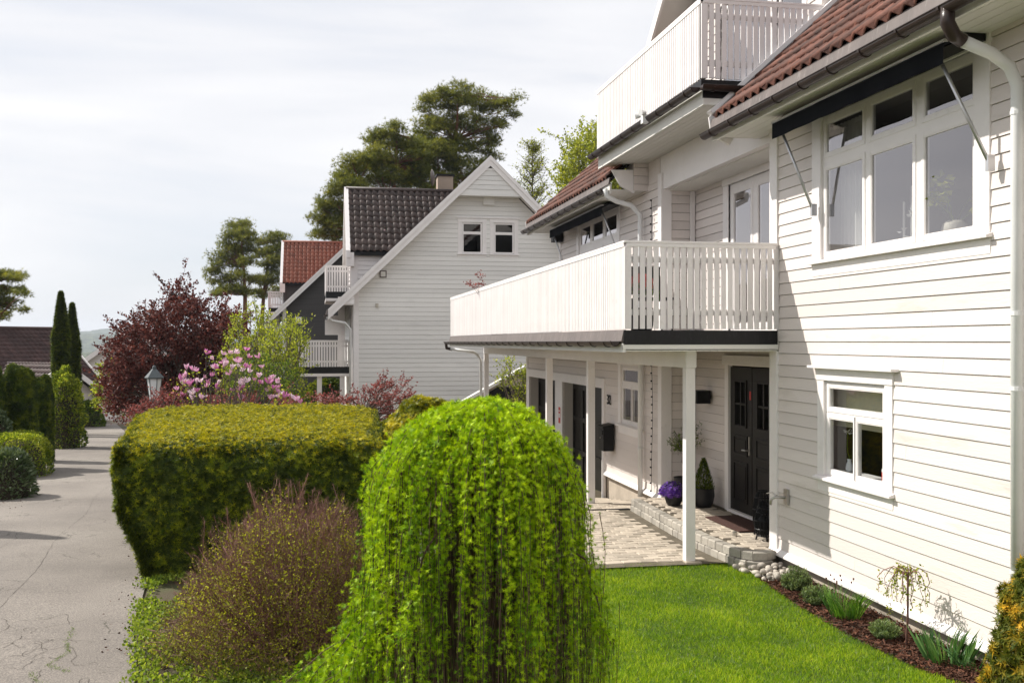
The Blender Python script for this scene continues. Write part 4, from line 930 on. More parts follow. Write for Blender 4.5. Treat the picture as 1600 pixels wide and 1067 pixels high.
# ground cover by the road
n = 42000; y = NR.uniform(6.0, 12.3, n); x = np.array([interp(RR_, q) for q in y])+NR.uniform(-.12, 2.6, n)
dens = np.array([mnoise.noise(Vector((a*1.9, b_*1.9, 7.7)))+.35*mnoise.noise(Vector((a*6, b_*6, 7.7))) for a, b_ in zip(x, y)]); edge = x-np.array([interp(RR_, q) for q in y]); k = (dens > -.28) & (edge > -.1+.14*NR.random(n)); x, y = x[k], y[k]; n = len(x)
o = scatter('ground_cover', np.stack([x, y, .0+.03*NR.random(n)], 1), unit(n)*(.8, .8, .5)+np.array((0, 0, .7)), NR.uniform(.018, .045, n), tmpl_leaf(.8, .2), M['weed']); tag(o, 'low green ground cover and weeds on the road verge', 'ground cover', kind='stuff')
# verge litter: fallen brown leaves
n = 900; y = NR.uniform(9, 33, n); sd = NR.random(n) < .45
x = np.where(sd, np.array([interp(RL, q) for q in y])+NR.uniform(-.5, .5, n), np.array([interp(RR_, q) for q in y])-np.abs(NR.normal(0, .12, n)))
P = np.stack([x, y, np.array([ground_z(a, b_) for a, b_ in zip(x, y)])+.03], 1)
o = scatter('fallen_leaves', P, unit(n)*(1, 1, .15), NR.uniform(.015, .035, n), tmpl_leaf(.6), M['bark']); tag(o, 'brown fallen leaves along the edges of the road', 'fallen leaves', kind='stuff')

# =====================================================================
# neighbouring houses
# =====================================================================
def gable_house(name, ox, oy, g0, zs, clad, tiles, lab, half=4.95, ze=4.36, zr=9.14, ywin=True, chim=(0, 0)):
    """gable end facing -y; apex above x=ox; zs = z shift"""
    T = thing(name, (ox, oy+6, g0), lab, 'house')
    sl = (zr-ze-zs*0)/(half); zr_ = zr+zs; ze_ = ze+zs; frg = Fr((ox, oy, 0), (1, 0, 0), (0, -1, 0)); L = 13
    wins = [(-.98, -.22, 5.95+zs, 7.1+zs), (.22, .98, 5.95+zs, 7.1+zs)] if ywin else []
    def span(v):
        if v < ze_: return (-half, half)
        h = (zr_-v)/sl; return (-h, h)
    mb = MB(); siding(mb, frg, g0, zr_-.15, span, [(a-.01, b+.01, c-.01, d+.01) for a, b, c, d in wins], .17, .014, base=B0)
    mb.build('wall', M[clad], T)
    mb = MB(); siding(mb, Fr((ox-half, oy, 0), (0, 1, 0), (-1, 0, 0)), g0, ze_, lambda v: (0, L), [(2.0, 3.2, 4.0, 99), (1.8, 4.2, -.9, 1.2), (1.2, 3.6, 1.9, 4.0)], .17, .014, base=B0)
    siding(mb, Fr((ox+half, oy, 0), (0, 1, 0), (1, 0, 0)), g0, ze_, lambda v: (0, L), [], .17, .014, base=B0); mb.build('side_wall', M[clad], T)
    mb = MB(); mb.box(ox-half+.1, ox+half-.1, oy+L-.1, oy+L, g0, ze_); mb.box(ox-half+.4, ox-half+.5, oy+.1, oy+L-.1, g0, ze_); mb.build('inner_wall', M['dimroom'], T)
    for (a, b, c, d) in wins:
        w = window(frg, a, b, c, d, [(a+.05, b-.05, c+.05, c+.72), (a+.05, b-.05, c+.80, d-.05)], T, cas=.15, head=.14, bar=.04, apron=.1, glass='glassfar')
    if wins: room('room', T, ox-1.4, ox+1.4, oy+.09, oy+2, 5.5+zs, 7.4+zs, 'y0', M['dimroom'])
    mb = MB(); frg.box(mb, -half-.02, -half+.2, g0, ze_+.35, 0, .03); frg.box(mb, half-.2, half+.02, g0, ze_, 0, .03); mb.box(ox-half-.03, ox-half, oy-.03, oy+.2, g0, ze_)
    if ywin: frg.box(mb, -1.2, 1.2, 7.25+zs, 7.30+zs, 0, .06)
    mb.build('corner_board', M['white'], T)
    # roof slabs with overhang
    ov = .9; oh = .55
    def pt(x, y, dz=0): return (ox+x, y, zr_-abs(x)*sl+dz)
    ns = math.sqrt(1+sl*sl)
    mb = MB()
    for sg in (-1, 1):
        e = sg*(half+ov)
        mb.prism([pt(0, oy-oh+.06, .12), pt(e, oy-oh+.06, .12), pt(e, oy-oh+.06, .28), pt(0, oy-oh+.06, .30)], (0, 0, 0), (0, L+oh, 0))
    rf = mb.build('roof', M['black'], T)
    mb = MB(); mb.smooth = True; tileroof(mb, (ox-half-ov, oy-oh+.05, zr_-(half+ov)*sl+.30), (0, 1, 0), Vector((1, 0, sl)).normalized(), L+oh, (half+ov)*ns, .25, .35, seg=4); mb.build('roof_tiles', M[tiles], rf)
    mb = MB()
    for sg in (-1, 1):
        e = sg*(half+ov)
        mb.prism([pt(0, oy-oh, -.02), pt(e, oy-oh, -.02), pt(e, oy-oh, .20), pt(0, oy-oh, .20)], (0, 0, 0), (0, .05, 0))
        mb.prism([pt(0, oy-oh-.03, .2), pt(e, oy-oh-.03, .2), pt(e, oy-oh-.03, .36), pt(0, oy-oh-.03, .36)], (0, 0, 0), (0, .12, 0))
        mb.prism([pt(0, oy-oh+.05, .05), pt(e, oy-oh+.05, .05), pt(e, oy-oh+.05, .10), pt(0, oy-oh+.05, .10)], (0, 0, 0), (0, oh-.05, 0))
    mb.build('verge_board', M['white'], rf)
    if ywin:
        mb = MB(); frt = Fr((ox, oy-oh+.06, 0), (1, 0, 0), (0, -1, 0)); siding(mb, frt, zr_-1.05, zr_-.1, lambda v: (-(zr_-v)/sl+.0, (zr_-v)/sl), [], .17, .015); frt.box(mb, -1.2, 1.2, zr_-1.12, zr_-1.05, -oh+.1, .02); mb.build('gable_peak', M[clad], T)
        mb = MB(); frt.box(mb, -half-ov+.25, -half+.0, ze_-.35, ze_-.28, -.5, .0)
        siding(mb, frt, ze_-.32, ze_+.6, lambda v: (max(-(zr_-v)/sl, -half-.75+ (0)), -half+.02), [], .17, .012); mb.build('eave_box', M['white'], T)
    # dormer wing with its ridge across, gable towards the lane
    dy0, dyr, dz = 1.6, 4.2, zr_-.35
    dzs = .98; xl = -half-.0; de = dyr-2.55
    mb = MB(); a = Vector((ox+xl-.15, oy+dyr-2.75, dz-2.75*dzs)); S = math.hypot(2.75, 2.75*dzs)
    mb.prism([(ox+xl-.15, oy+dyr-2.75, dz-2.75*dzs-.16), (ox+xl-.15, oy+dyr, dz-.1), (ox+xl-.15, oy+dyr+2.75, dz-2.75*dzs-.16), (ox+xl-.15, oy+dyr+2.75, dz-2.75*dzs-.02), (ox+xl-.15, oy+dyr, dz), (ox+xl-.15, oy+dyr-2.75, dz-2.75*dzs-.02)], (0, 0, 0), (half, 0, 0))
    dr0 = mb.build('dormer_roof', M['black'], T)
    mb = MB(); mb.smooth = True
    def clip(u, s):
        y = -2.75+s/ math.sqrt(1+dzs*dzs); z = dz+y*dzs; x = xl-.1+u
        return z > zr_-abs(x)*sl-.4
    tileroof(mb, (ox+xl-.1, oy+dyr-2.75, dz-2.75*dzs+.03), (1, 0, 0), Vector((0, 1, dzs)).normalized(), half+.1, S, .25, .35, .04, .035, seg=6, clip=clip); mb.tube([(ox+xl-.15, oy+dyr, dz+.05), (ox-.2, oy+dyr, dz+.05)], .09, 8); mb.build('dormer_tiles', M[tiles], dr0)
    mb = MB(); x0 = ox+xl-.22
    for sg in (-1, 1): mb.prism([(x0, oy+dyr, dz+.12), (x0, oy+dyr+sg*2.85, dz-2.85*dzs+.12), (x0, oy+dyr+sg*2.85, dz-2.85*dzs-.16), (x0, oy+dyr, dz-.16)], (0, 0, 0), (.16, 0, 0))
    mb.box(x0-.0, x0+.3, oy+dyr-2.8, oy+dyr-2.55, dz-2.7*dzs-.62, dz-2.7*dzs-.1)
    mb.build('verge_board', M['white'], dr0)
    mb = MB(); siding(mb, Fr((0, oy+de, 0), (1, 0, 0), (0, -1, 0)), ze_+.2, dz-2.6*dzs, lambda v: (ox+xl+.0, ox+xl+2.8), [], .17, .02)
    siding(mb, Fr((ox+xl+.02, 0, 0), (0, 1, 0), (-1, 0, 0)), ze_-.2, dz, lambda v: (oy+de, oy+dyr+2.5) if v < dz-2.5 else (oy+dyr-(dz-v), oy+dyr+(dz-v)), [], .17, .02)
    mb.box(ox+xl-.03, ox+xl+.22, oy+de-.04, oy+de, ze_+.2, dz-2.6*dzs); mb.build('dormer_wall', M['white'] if ywin else M[clad], T)
    # balconies on the lane side
    def bal(nm, x0, x1, y0, y1, zt, zb):
        mb = MB(); mb.box(x0, x1, y0, y1, zb-.25, zb+.0); bo = mb.build(nm, M['flash'], T)
        mb = MB(); mb.box(x0-.02, x1, y0-.02, y1, zb-.36, zb-.255); mb.build('fascia', M['white'], bo)
        railing('railing', bo, (x0, y0), (x1, y0), zt, zb, (0, -1), .1, .072); railing('railing', bo, (x0, y1), (x0, y0), zt, zb, (-1, 0), .1, .072)
        return bo
    xs = ox-half
    bal('upper_balcony', xs-.95, xs+.6, oy+2.6, oy+6.5, 5.60+zs, 4.62+zs)
    bo = bal('lower_balcony', xs-1.95, xs-.02, oy+1.6, oy+9, 2.72+zs, 1.75+zs)
    mb = MB()
    for px_ in (xs-1.2, xs-.35): mb.box(px_-.09, px_+.09, oy+1.7, oy+1.88, g0, 1.38+zs)
    mb.build('post', M['white'], bo)
    mb = MB(); mb.box(xs-.06, xs-.001, oy+.45, oy+.7, g0, 4.2+zs); mb.box(xs-.5, xs-.25, oy+2.0, oy+2.3, 1.7+zs, 4.4+zs); mb.build('post', M['white'], T)
    # eaves: gutter ends and downpipe
    ex, ez = ox-half-ov, zr_-(half+ov)*sl
    gutter(T, (ex-.07, oy-oh+.05, ez+.16), (ex-.07, oy+2.4, ez+.16), r=.07, brackets=1.2)
    mb = MB(); mb.smooth = True; mb.tube([(ex-.05, oy-oh+.12, ez+.1), (ex+.15, oy-oh+.14, ez-.05), (xs-.3, oy-.2, ez-.12), (xs-.1, oy-.0, ez-.35), (xs-.1, oy+.0, g0)], .045, 8); mb.build('downpipe', M['white2'], T)
    mb = MB(); mb.box(ex+.0, ex+.5, oy+2.3, oy+2.36, ez-.25, ez+.2); mb.build('eave_cheek', M['white'], T); mb = MB(); mb.box(ex-.1, ex+.4, oy+.9, oy+.96, ez-.55, ez+.0); mb.build('eave_cheek', M['white'], T)
    mb = MB(); cx, cy = chim; mb.box(ox+cx-.32, ox+cx+.32, oy+cy, oy+cy+.6, zr_-2.5, zr_+.42); c_ = mb.build('chimney', M['chim'], rf)
    mb = MB(); mb.box(ox+cx-.38, ox+cx+.38, oy+cy-.06, oy+cy+.66, zr_+.421, zr_+.50); mb.build('chimney_cap', M['black'], c_)
    return T, frg
hw, fw = gable_house('gabled_house', 6.2, 37.5, -1.3, 0, 'greyclad', 'tileblk', 'pale grey clapboard house with a tall gable facing the garden and black tiled dormer', chim=(-1.0, 4.8))
mb = MB(); fw.box(mb, -.2, .22, 7.75, 8.05, 0.01, .12); mb.build('vent_box', M['greyclad'], hw)
mb = MB(); fw.box(mb, -4.0, -3.75, 5.02, 5.28, .01, .05); v_ = mb.build('wall_vent', M['browngrey'], hw); mb = MB(); fw.box(mb, -3.96, -3.79, 5.06, 5.24, .051, .055); mb.build('vent_grille', M['greyclad'], v_)
mb = MB(); fw.box(mb, -4.15, -4.05, 3.95, 4.08, .01, .12); tag(mb.build('wall_light', M['ceramic']), 'tiny wall light on the lower left of the pale grey gable', 'wall light')
hd, fd = gable_house('gabled_house', 2.9, 62, -2.2, .15, 'darkclad', 'tileor', 'charcoal clapboard house with orange tiled roof beyond the pale grey house', ywin=False, chim=(-.6, 1.5))
mb = MB(); fd.box(mb, -4.2, -3.85, 3.75, 4.15, .01, .06); mb.build('wall_vent', M['white'], hd)
mb = MB(); mb.smooth = True; mb.lathe([(.34, 0), (.28, .05), (.0+.02, .09)], (0, 0, 0), 20); mb.smooth = False
o = mb.build('satellite_dish', M['browngrey']); o.location = (4.62, 42.1, 9.45); o.rotation_euler = (PI/2, 0, 1.25); tag(o, 'round grey satellite dish next to the chimney of the pale grey house', 'satellite dish')
# neighbour's small dark garage behind the far posts
T = thing('garage', (5.2, 33, -.9), 'low dark garage with a white-edged roof beside the pale grey house', 'garage')
y0 = 31.5; xa, za = XonY(722, y0), W(722, 628, 31.3)[2]; xb, zb = XonY(842, y0), W(842, 560, 31.3)[2]
mb = MB(); mb.prism([(xa, y0, -1.4), (xa, y0, za-.1), (xb, y0, zb-.1), (xb+1.5, y0, zb-.1), (xb+1.5, y0, -1.4)], (0, 0, 0), (0, .2, 0)); mb.build('wall', M['conc'], T)
mb = MB(); f = .46; mb.prism([(xa+.3, y0-.05, -1.4), (xa+.3, y0-.05, za-.02), (xa+(xb-xa)*f, y0-.05, za+(zb-za)*f-.17), (xb+1.4, y0-.05, za+(zb-za)*f-.17), (xb+1.4, y0-.05, -1.4)], (0, 0, 0), (0, .04, 0)); mb.build('garage_bay_panel', M['black'], T)  # black panel stands in for the unlit inside of the open garage
mb = MB(); mb.prism([(xa-.2, y0-.12, za-.19), (xa-.2, y0-.12, za-.09), (xb, y0-.12, zb+.02), (xb, y0-.12, zb-.08)], (0, 0, 0), (0, .36, 0)); mb.build('verge_board', M['greyclad'], T)
# brown-roofed house across the road (turned about 40 degrees)
def brownhouse():
    ang = math.radians(46); cx, cy, _ = W(150, 604, 58); g = -3.2
    T = thing('bungalow', (cx, cy, g), 'low pale house with dark brown tiled roof left of the road', 'house'); T.rotation_euler.z = ang
    # local frame: x along the eave (towards -x = left), y = depth
    L, Wd = 17, 8.6; ez = .25-g; slope = .70; rz = ez+Wd/2*slope
    def loc(mb, name, mat, par): return mb.build(name, M[mat], par, local=True)
    mb = MB(); siding(mb, Fr((0, 0, 0), (1, 0, 0), (0, -1, 0)), 0, ez, lambda v: (-L, 0), [], .16, .02)
    siding(mb, Fr((0, 0, 0), (0, 1, 0), (1, 0, 0)), 0, rz-.2, lambda v: (0, Wd) if v < ez else ((v-ez)/slope, Wd-(v-ez)/slope), [(3.6, 5.4, 3.4, 4.6)], .16, .02); loc(mb, 'wall', 'cream', T)
    mb = MB(); mb.box(-L, -L+.1, 0, Wd, 0, ez); mb.box(-L, 0, Wd-.1, Wd, 0, ez); loc(mb, 'rear_wall', 'cream', T)
    mb = MB()
    for (ya, yb) in ((-.5, Wd/2), (Wd+.5, Wd/2)):
        za = ez-.5*slope; mb.prism([(-L-.4, ya, za), (-L-.4, yb, rz), (-L-.4, yb, rz+.15), (-L-.4, ya, za+.15)], (0, 0, 0), (L+.8, 0, 0))
    rf = loc(mb, 'roof', 'black', T)
    mb = MB(); mb.smooth = True; tileroof(mb, (-L-.4, -.5, ez-.5*slope+.18), (1, 0, 0), Vector((0, 1, slope)).normalized(), L+.8, math.hypot(Wd/2+.5, (Wd/2+.5)*slope), .3, .38, .03, .04, seg=4)
    mb.smooth = False; mb.tube([(-L-.4, Wd/2, rz+.18), (.4, Wd/2, rz+.18)], .12, 8); loc(mb, 'roof_tiles', 'tilebr', rf)
    mb = MB()
    for (ya, yb) in ((-.55, Wd/2), (Wd+.55, Wd/2)):
        za = ez-.55*slope; mb.prism([(.4, ya, za-.05), (.4, yb, rz-.05), (.4, yb, rz+.26), (.4, ya, za+.26)], (0, 0, 0), (.06, 0, 0))
    mb.box(-L-.4, .4, -.56, -.5, ez-.55*slope-.05, ez-.55*slope+.12); loc(mb, 'verge_board', 'white', rf)
    # cross wing
    xw, ww, wd = -6.4, 4.4, 3.0; wz = ez-.35; wr = wz+ww/2*slope
    mb = MB(); siding(mb, Fr((0, -wd, 0), (1, 0, 0), (0, -1, 0)), 0, wr-.1, lambda v: (xw, xw+ww) if v < wz else (xw+(v-wz)/slope, xw+ww-(v-wz)/slope), [], .16, .02)
    siding(mb, Fr((xw+ww, 0, 0), (0, 1, 0), (1, 0, 0)), 0, wz, lambda v: (-wd, 0), [], .16, .02); siding(mb, Fr((xw, 0, 0), (0, 1, 0), (-1, 0, 0)), 0, wz, lambda v: (-wd, 0), [], .16, .02); loc(mb, 'wing_wall', 'cream', T)
    mb = MB(); mid = xw+ww/2
    for sg in (-1, 1):
        mb.prism([(mid, -wd-.5, wr), (mid+sg*(ww/2+.4), -wd-.5, wr-(ww/2+.4)*slope), (mid+sg*(ww/2+.4), -wd-.5, wr-(ww/2+.4)*slope+.14), (mid, -wd-.5, wr+.14)], (0, 0, 0), (0, wd+3, 0))
    w2 = loc(mb, 'wing_roof', 'black', T)
    mb = MB(); mb.smooth = True; Sx = math.hypot(ww/2+.4, (ww/2+.4)*slope)
    tileroof(mb, (mid+ww/2+.4, -wd-.5, wr-(ww/2+.4)*slope+.16), (0, 1, 0), Vector((-1, 0, slope)).normalized(), wd+3, Sx, .3, .38, .03, .04, seg=4)
    tileroof(mb, (mid-ww/2-.4, -wd-.5, wr-(ww/2+.4)*slope+.16), (0, 1, 0), Vector((1, 0, slope)).normalized(), wd+3, Sx, .3, .38, .03, .04, seg=4)
    loc(mb, 'roof_tiles', 'tilebr', w2)
    mb = MB()
    for sg in (-1, 1): mb.prism([(mid, -wd-.56, wr-.05), (mid+sg*(ww/2+.45), -wd-.56, wr-(ww/2+.45)*slope-.05), (mid+sg*(ww/2+.45), -wd-.56, wr-(ww/2+.45)*slope+.25), (mid, -wd-.56, wr+.25)], (0, 0, 0), (0, .06, 0))
    loc(mb, 'verge_board', 'white', w2)
    return T
brownhouse()
# white gable beyond
def whitegable(px, py, d, half, lab, g=-6):
    x, y, z = W(px, py, d); T = thing('cottage', (x, y, g), lab, 'house')
    mb = MB(); siding(mb, Fr((x, y, 0), (1, 0, 0), (0, -1, 0)), g, z-.1, lambda v: (-half, half) if v < z-half*.75 else (-(z-v)/.75, (z-v)/.75), [], .2, .02)
    mb.box(x-half, x-half+.1, y, y+9, g, z-half*.75); mb.box(x+half-.1, x+half, y, y+9, g, z-half*.75); mb.box(x-half, x+half, y+9, y+9.1, g, z-half*.75); mb.build('wall', M['white'], T)
    mb = MB()
    for sg in (-1, 1): mb.prism([(x, y-.5, z+.05), (x+sg*(half+.5), y-.5, z-(half+.5)*.75+.05), (x+sg*(half+.5), y-.5, z-(half+.5)*.75+.25), (x, y-.5, z+.25)], (0, 0, 0), (0, 10, 0))
    rf = mb.build('roof', M['browngrey'], T)
    mb = MB()
    for sg in (-1, 1): mb.prism([(x, y-.56, z-.1), (x+sg*(half+.5), y-.56, z-(half+.5)*.75-.1), (x+sg*(half+.5), y-.56, z-(half+.5)*.75+.3), (x, y-.56, z+.3)], (0, 0, 0), (0, .059, 0))
    mb.build('verge_board', M['white'], rf)
whitegable(204, 516, 78, 4.4, 'white gabled house half hidden by the maroon tree at the bend')
# picket fence at the bend
T = thing('picket_fence', (-9.5, 62, -2), 'white board fence behind the road bend', 'fence')
mb = MB(); a, b_ = Vector((-12.1, 66, 0)), Vector((-8, 70, 0)); n = 36
for i in range(n): p = a.lerp(b_, i/n); q = a.lerp(b_, (i+.8)/n); mb.hexa([(*v.xy, z) for z in (-2.6, -1.35) for v in (p, q, q+Vector((-.02, .03, 0)), p+Vector((-.02, .03, 0)))])
mb.build('pickets', M['reveal'], T)
# hills on the horizon
m, nt, out = new_mat('wooded_hillside'); tc = N(nt, 'ShaderNodeTexCoord'); n1 = N(nt, 'ShaderNodeTexNoise', i_Scale=0.07, i_Detail=9.0, i_Roughness=0.8); nt.links.new(tc.outputs['Object'], n1.inputs['Vector'])
r1 = ramp(nt, [(0.40, (0.008, 0.018, 0.008)), (0.5, (0.03, 0.045, 0.016)), (0.58, (0.10, 0.115, 0.045))]); nt.links.new(n1.outputs['Fac'], r1.inputs[0]); b = N(nt, 'ShaderNodeBsdfPrincipled', i_Roughness=1.0); nt.links.new(r1.outputs[0], b.inputs['Base Color']); nt.links.new(b.outputs[0], out.inputs[0]); M['hill'] = m
def ridge(name, d, zt, step, seed, base=-60, depth=400):
    vs = []; fs = []; n = 260; rows = 9
    for j in range(rows):
        f = j/(rows-1)
        for i in range(n+1):
            a = math.radians(-60+90*i/n)-.0; dd = d+depth*(1-f)*-1+depth; px_ = math.sin(a)*(dd-depth*(1-f)); py_ = math.cos(a)*(dd-depth*(1-f))
            hgt = zt*(1+.35*mnoise.noise(Vector((a*9, seed, 0)))+.12*mnoise.noise(Vector((a*40, seed, 2))))
            z = base+(hgt-base)*math.sin(f*PI/2)**.8+(mnoise.noise(Vector((i*.9, j*3.1, seed)))*step)
            vs.append((px_, py_, z))
    for j in range(rows-1):
        for i in range(n): q = j*(n+1)+i; fs.append((q, q+1, q+n+2, q+n+1))
    me = bpy.data.meshes.new(name); me.from_pydata(vs, [], fs); me.materials.append(M['hill']); o = bpy.data.objects.new(name, me); COL.objects.link(o); tag(o, kind='structure'); return o
ridge('hills', 2400, 22, 5, 3.3); ridge('hills', 1000, -10, 4, 8.1, depth=300); ridge('hills', 3400, 42, 8, 5.5, depth=400)
# far woodland: tree-like faces over the nearer hillside
SKYW = 0.69; EXPO = 0.74
# =====================================================================
# vegetation
# =====================================================================
def G(px, py, Z=0.0):
    d = (H-Z)*F/(py-533); x = (px-800)/F*d; return (x*CT+d*ST, d*CT-x*ST, Z)
def surf_noise(P, sc, seed): return np.array([mnoise.noise(Vector((p[0]*sc, p[1]*sc, p[2]*sc+seed))) for p in P])
# ---- clipped yew hedge
HL = [(12.2, -2.28), (15, -2.62), (19.0, -3.15)]; HR = [(12.2, .80), (19.0, 1.1)]
def hedge():
    T = thing('yew_hedge', (-.8, 15.5, -.1), 'big clipped yew hedge with flat golden-green top between the road and the garden', 'hedge')
    P = []; D = []; tip = []
    y0, y1, zt = 12.2, 18.9, 1.56
    def lx(y, z): return interp(HL, y)+.40*max(0, 1-(z+.1)/1.2)**1.3+ .10*max(0, z-1.2)
    def rx(y, z): return interp(HR, y)-.05*max(0, z-1.2)*3
    def fy(z): return y0+.12*max(0, z-1.25)*2.2+.18*(1-min(1, (z+.15)/1.2))
    def put(n, f):
        for _ in range(n): p, d, t = f(); P.append(p); D.append(d); tip.append(t)
    def nz(x, y, z): return .6*mnoise.noise(Vector((x*8, y*8, z*8)))+.4*mnoise.noise(Vector((x*17, y*17, z*17)))
    def top():
        y = y0+.05+(y1-y0)*R.random(); x = lx(y, zt)+(rx(y, zt)-lx(y, zt))*R.random(); e = min(x-lx(y, zt), rx(y, zt)-x, (y-y0)); q = nz(x, y, 0); dp = R.random()
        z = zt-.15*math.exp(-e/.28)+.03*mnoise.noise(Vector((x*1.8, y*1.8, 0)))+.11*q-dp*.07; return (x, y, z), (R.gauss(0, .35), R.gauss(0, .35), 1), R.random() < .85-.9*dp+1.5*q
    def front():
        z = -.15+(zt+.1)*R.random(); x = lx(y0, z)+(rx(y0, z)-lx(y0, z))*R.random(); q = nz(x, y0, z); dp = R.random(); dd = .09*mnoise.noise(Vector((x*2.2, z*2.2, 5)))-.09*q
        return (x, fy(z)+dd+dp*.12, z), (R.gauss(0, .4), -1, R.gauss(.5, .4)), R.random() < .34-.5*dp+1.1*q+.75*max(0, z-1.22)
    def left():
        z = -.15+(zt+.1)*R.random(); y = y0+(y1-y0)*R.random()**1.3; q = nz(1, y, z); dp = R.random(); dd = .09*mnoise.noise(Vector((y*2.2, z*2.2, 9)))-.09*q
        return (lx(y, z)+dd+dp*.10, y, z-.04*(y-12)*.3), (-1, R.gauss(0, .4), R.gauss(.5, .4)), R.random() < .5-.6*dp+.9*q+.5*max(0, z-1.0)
    def right():
        z = -.15+(zt+.1)*R.random(); y = y0+(y1-y0)*R.random(); return (rx(y, z)-R.random()*.12, y, z), (1, R.gauss(0, .5), R.gauss(.3, .5)), R.random() < .12
    put(62000, top); put(42000, front); put(46000, left); put(8000, right)
    tip = np.array(tip); P = np.array(P)
    tm = tmpl_tuft(6, .24, 1.0, 3, .45)
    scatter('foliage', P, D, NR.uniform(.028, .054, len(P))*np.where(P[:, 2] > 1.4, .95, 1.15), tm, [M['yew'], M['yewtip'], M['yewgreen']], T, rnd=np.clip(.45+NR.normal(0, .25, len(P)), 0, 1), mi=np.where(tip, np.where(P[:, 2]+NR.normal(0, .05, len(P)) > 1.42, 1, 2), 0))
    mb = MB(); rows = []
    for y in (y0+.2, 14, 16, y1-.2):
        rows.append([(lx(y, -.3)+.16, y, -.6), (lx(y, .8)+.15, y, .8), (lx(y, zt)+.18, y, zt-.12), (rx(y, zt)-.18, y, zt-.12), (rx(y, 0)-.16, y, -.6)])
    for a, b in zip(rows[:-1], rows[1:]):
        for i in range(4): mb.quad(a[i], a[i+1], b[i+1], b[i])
    mb.add(rows[0], ((0, 1, 2, 3, 4),)); mb.add(rows[-1], ((4, 3, 2, 1, 0),)); mb.build('dark_core', M['soil'], T)  # added solid core, dark for the hedge's shaded inside, stops see-through
hedge()
def mound(name, c, r, h, n, size, mats, lab, cat, tm, tipf=.5, group=None, flat=2.2, core=True, wob=.12, seed=0, z0=None, stem=None):
    """rounded or columnar clipped shrub: c = base centre, r = (rx, ry), h = height"""
    T = thing(name, c, lab, cat, group); u = NR.random(n)*2*PI; v = NR.random(n)
    # superellipsoid side profile
    t = v**.8; rad = (1-t**flat)**(1/flat); z = t*h
    top = NR.random(n) < .25; rad = np.where(top, rad*np.sqrt(NR.random(n)), rad); z = np.where(top, h*(1-rad**flat)**(1/flat), z)
    P = np.stack([np.cos(u)*rad, np.sin(u)*rad, z/h], 1)
    Q = P*np.array([r[0], r[1], h]); f = 1+wob*(surf_noise(Q, 2.2/max(r), seed)*1.3+.5*surf_noise(Q, 6/max(r), seed+3))-.12*NR.random(n)
    Q = Q*np.stack([f, f, 1+(f-1)*.4], 1); Dn = P/np.array([r[0], r[1], h])+np.array((0, 0, .25)); Dn = Dn/np.linalg.norm(Dn, axis=1, keepdims=True)+NR.normal(0, .45, (n, 3))
    mi = (NR.random(n) < tipf*np.clip(.3+P[:, 2], 0, 1)).astype(int) if isinstance(mats, (list, tuple)) else None
    scatter('foliage', Q+np.array(c), Dn, NR.uniform(size*.7, size*1.25, n), tm, mats, T, rnd=np.clip(.5+.6*surf_noise(Q, 3/max(r), seed+7)+NR.normal(0, .2, n), 0, 1), mi=mi)
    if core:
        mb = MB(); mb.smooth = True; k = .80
        mb.lathe([(r[0]*k, -.1)]+[(max(.01, r[0]*k*(1-(i/8)**flat)**(1/flat)), h*.9*i/8) for i in range(9)], c, 14, wob=lambda t, z: 1 if abs(r[0]-r[1]) < .01 else math.sqrt(1/((math.cos(t))**2+(math.sin(t)*r[0]/r[1])**2))); mb.build('dark_core', M['soil'], T)  # added solid core whose dark colour stands for shade within the shrub
    return T
TU = tmpl_tuft(6, .26, 1.0, 3, .25); LF = tmpl_leaf(.6, .15); FAN = tmpl_tuft(5, .34, .8, 9, .5)
c = W(668, 700, 15.6); mound('yew_bush', (c[0], c[1], -.1), (1.0, .9), 1.93, 20000, .055, [M['yew'], M['yewtip']], 'rounded yew bush with bronze-gold new shoots behind the weeping larch', 'bush', TU, .85, flat=2.3, seed=4)
def col(px, d, rpx, ytop, lab, n=9000, flat=5, size=.085, name='thuja_column', seed=0, mats='thuja', grp=None, ry=1.0, wob=.12):
    x, y, zt = W(px, ytop, d); g = ground_z(x, y); r = rpx/F*d; return mound(name, (x, y, g), (r, r*ry), zt-g, n, size, M[mats] if isinstance(mats, str) else mats, lab, 'conifer', FAN, group=grp, flat=flat, seed=seed, wob=wob)
col(30, 27, 25, 574, 'broad dark thuja, largest of the clipped row left of the road', 15000, 4.5, .075, seed=1, ry=1.6)
col(-16, 26, 23, 570, 'dark thuja cut off by the left edge of the picture', 8000, 4.5, .075, seed=2)
col(66, 29.5, 16, 590, 'narrow dark thuja at the right end of the clipped row by the road', 8000, 4, .075, seed=3, ry=1.8)
def cypress(px, d, w, yt, lab, seed, at_=None):
    n = 13000
    if at_: x, y, h, r = at_; g = ground_z(x, y); n = 4000
    else: x, y, zt = W(px, yt, d); g = ground_z(x, y); h = zt-g; r = w/2/F*d
    T = thing('cypress', (x, y, g), lab, 'cypress'); t = NR.random(n)**.85; u = NR.random(n)*2*PI
    prof = np.minimum(1, (1-t)*3.2)**.75*(.85+.15*np.sin(t*3)); rr = r*prof*(1+.22*np.array([mnoise.noise(Vector((math.cos(a)*1.5, math.sin(a)*1.5, b*9+seed))) for a, b in zip(u, t)]))*NR.uniform(.75, 1.05, n)
    P = np.stack([x+np.cos(u)*rr, y+np.sin(u)*rr, g+t*h], 1); D = np.stack([np.cos(u)*.6, np.sin(u)*.6, np.ones(n)], 1)+NR.normal(0, .25, (n, 3))
    scatter('foliage', P, D, NR.uniform(.09, .17, n), FAN, M['thuja'], T)
    mb = MB(); mb.smooth = True; mb.tube([(x, y, g-.1), (x, y, g+h*.5), (x, y, g+h*.9)], [r*.6, r*.6, .03], 8); mb.build('trunk', M['soil'], T)
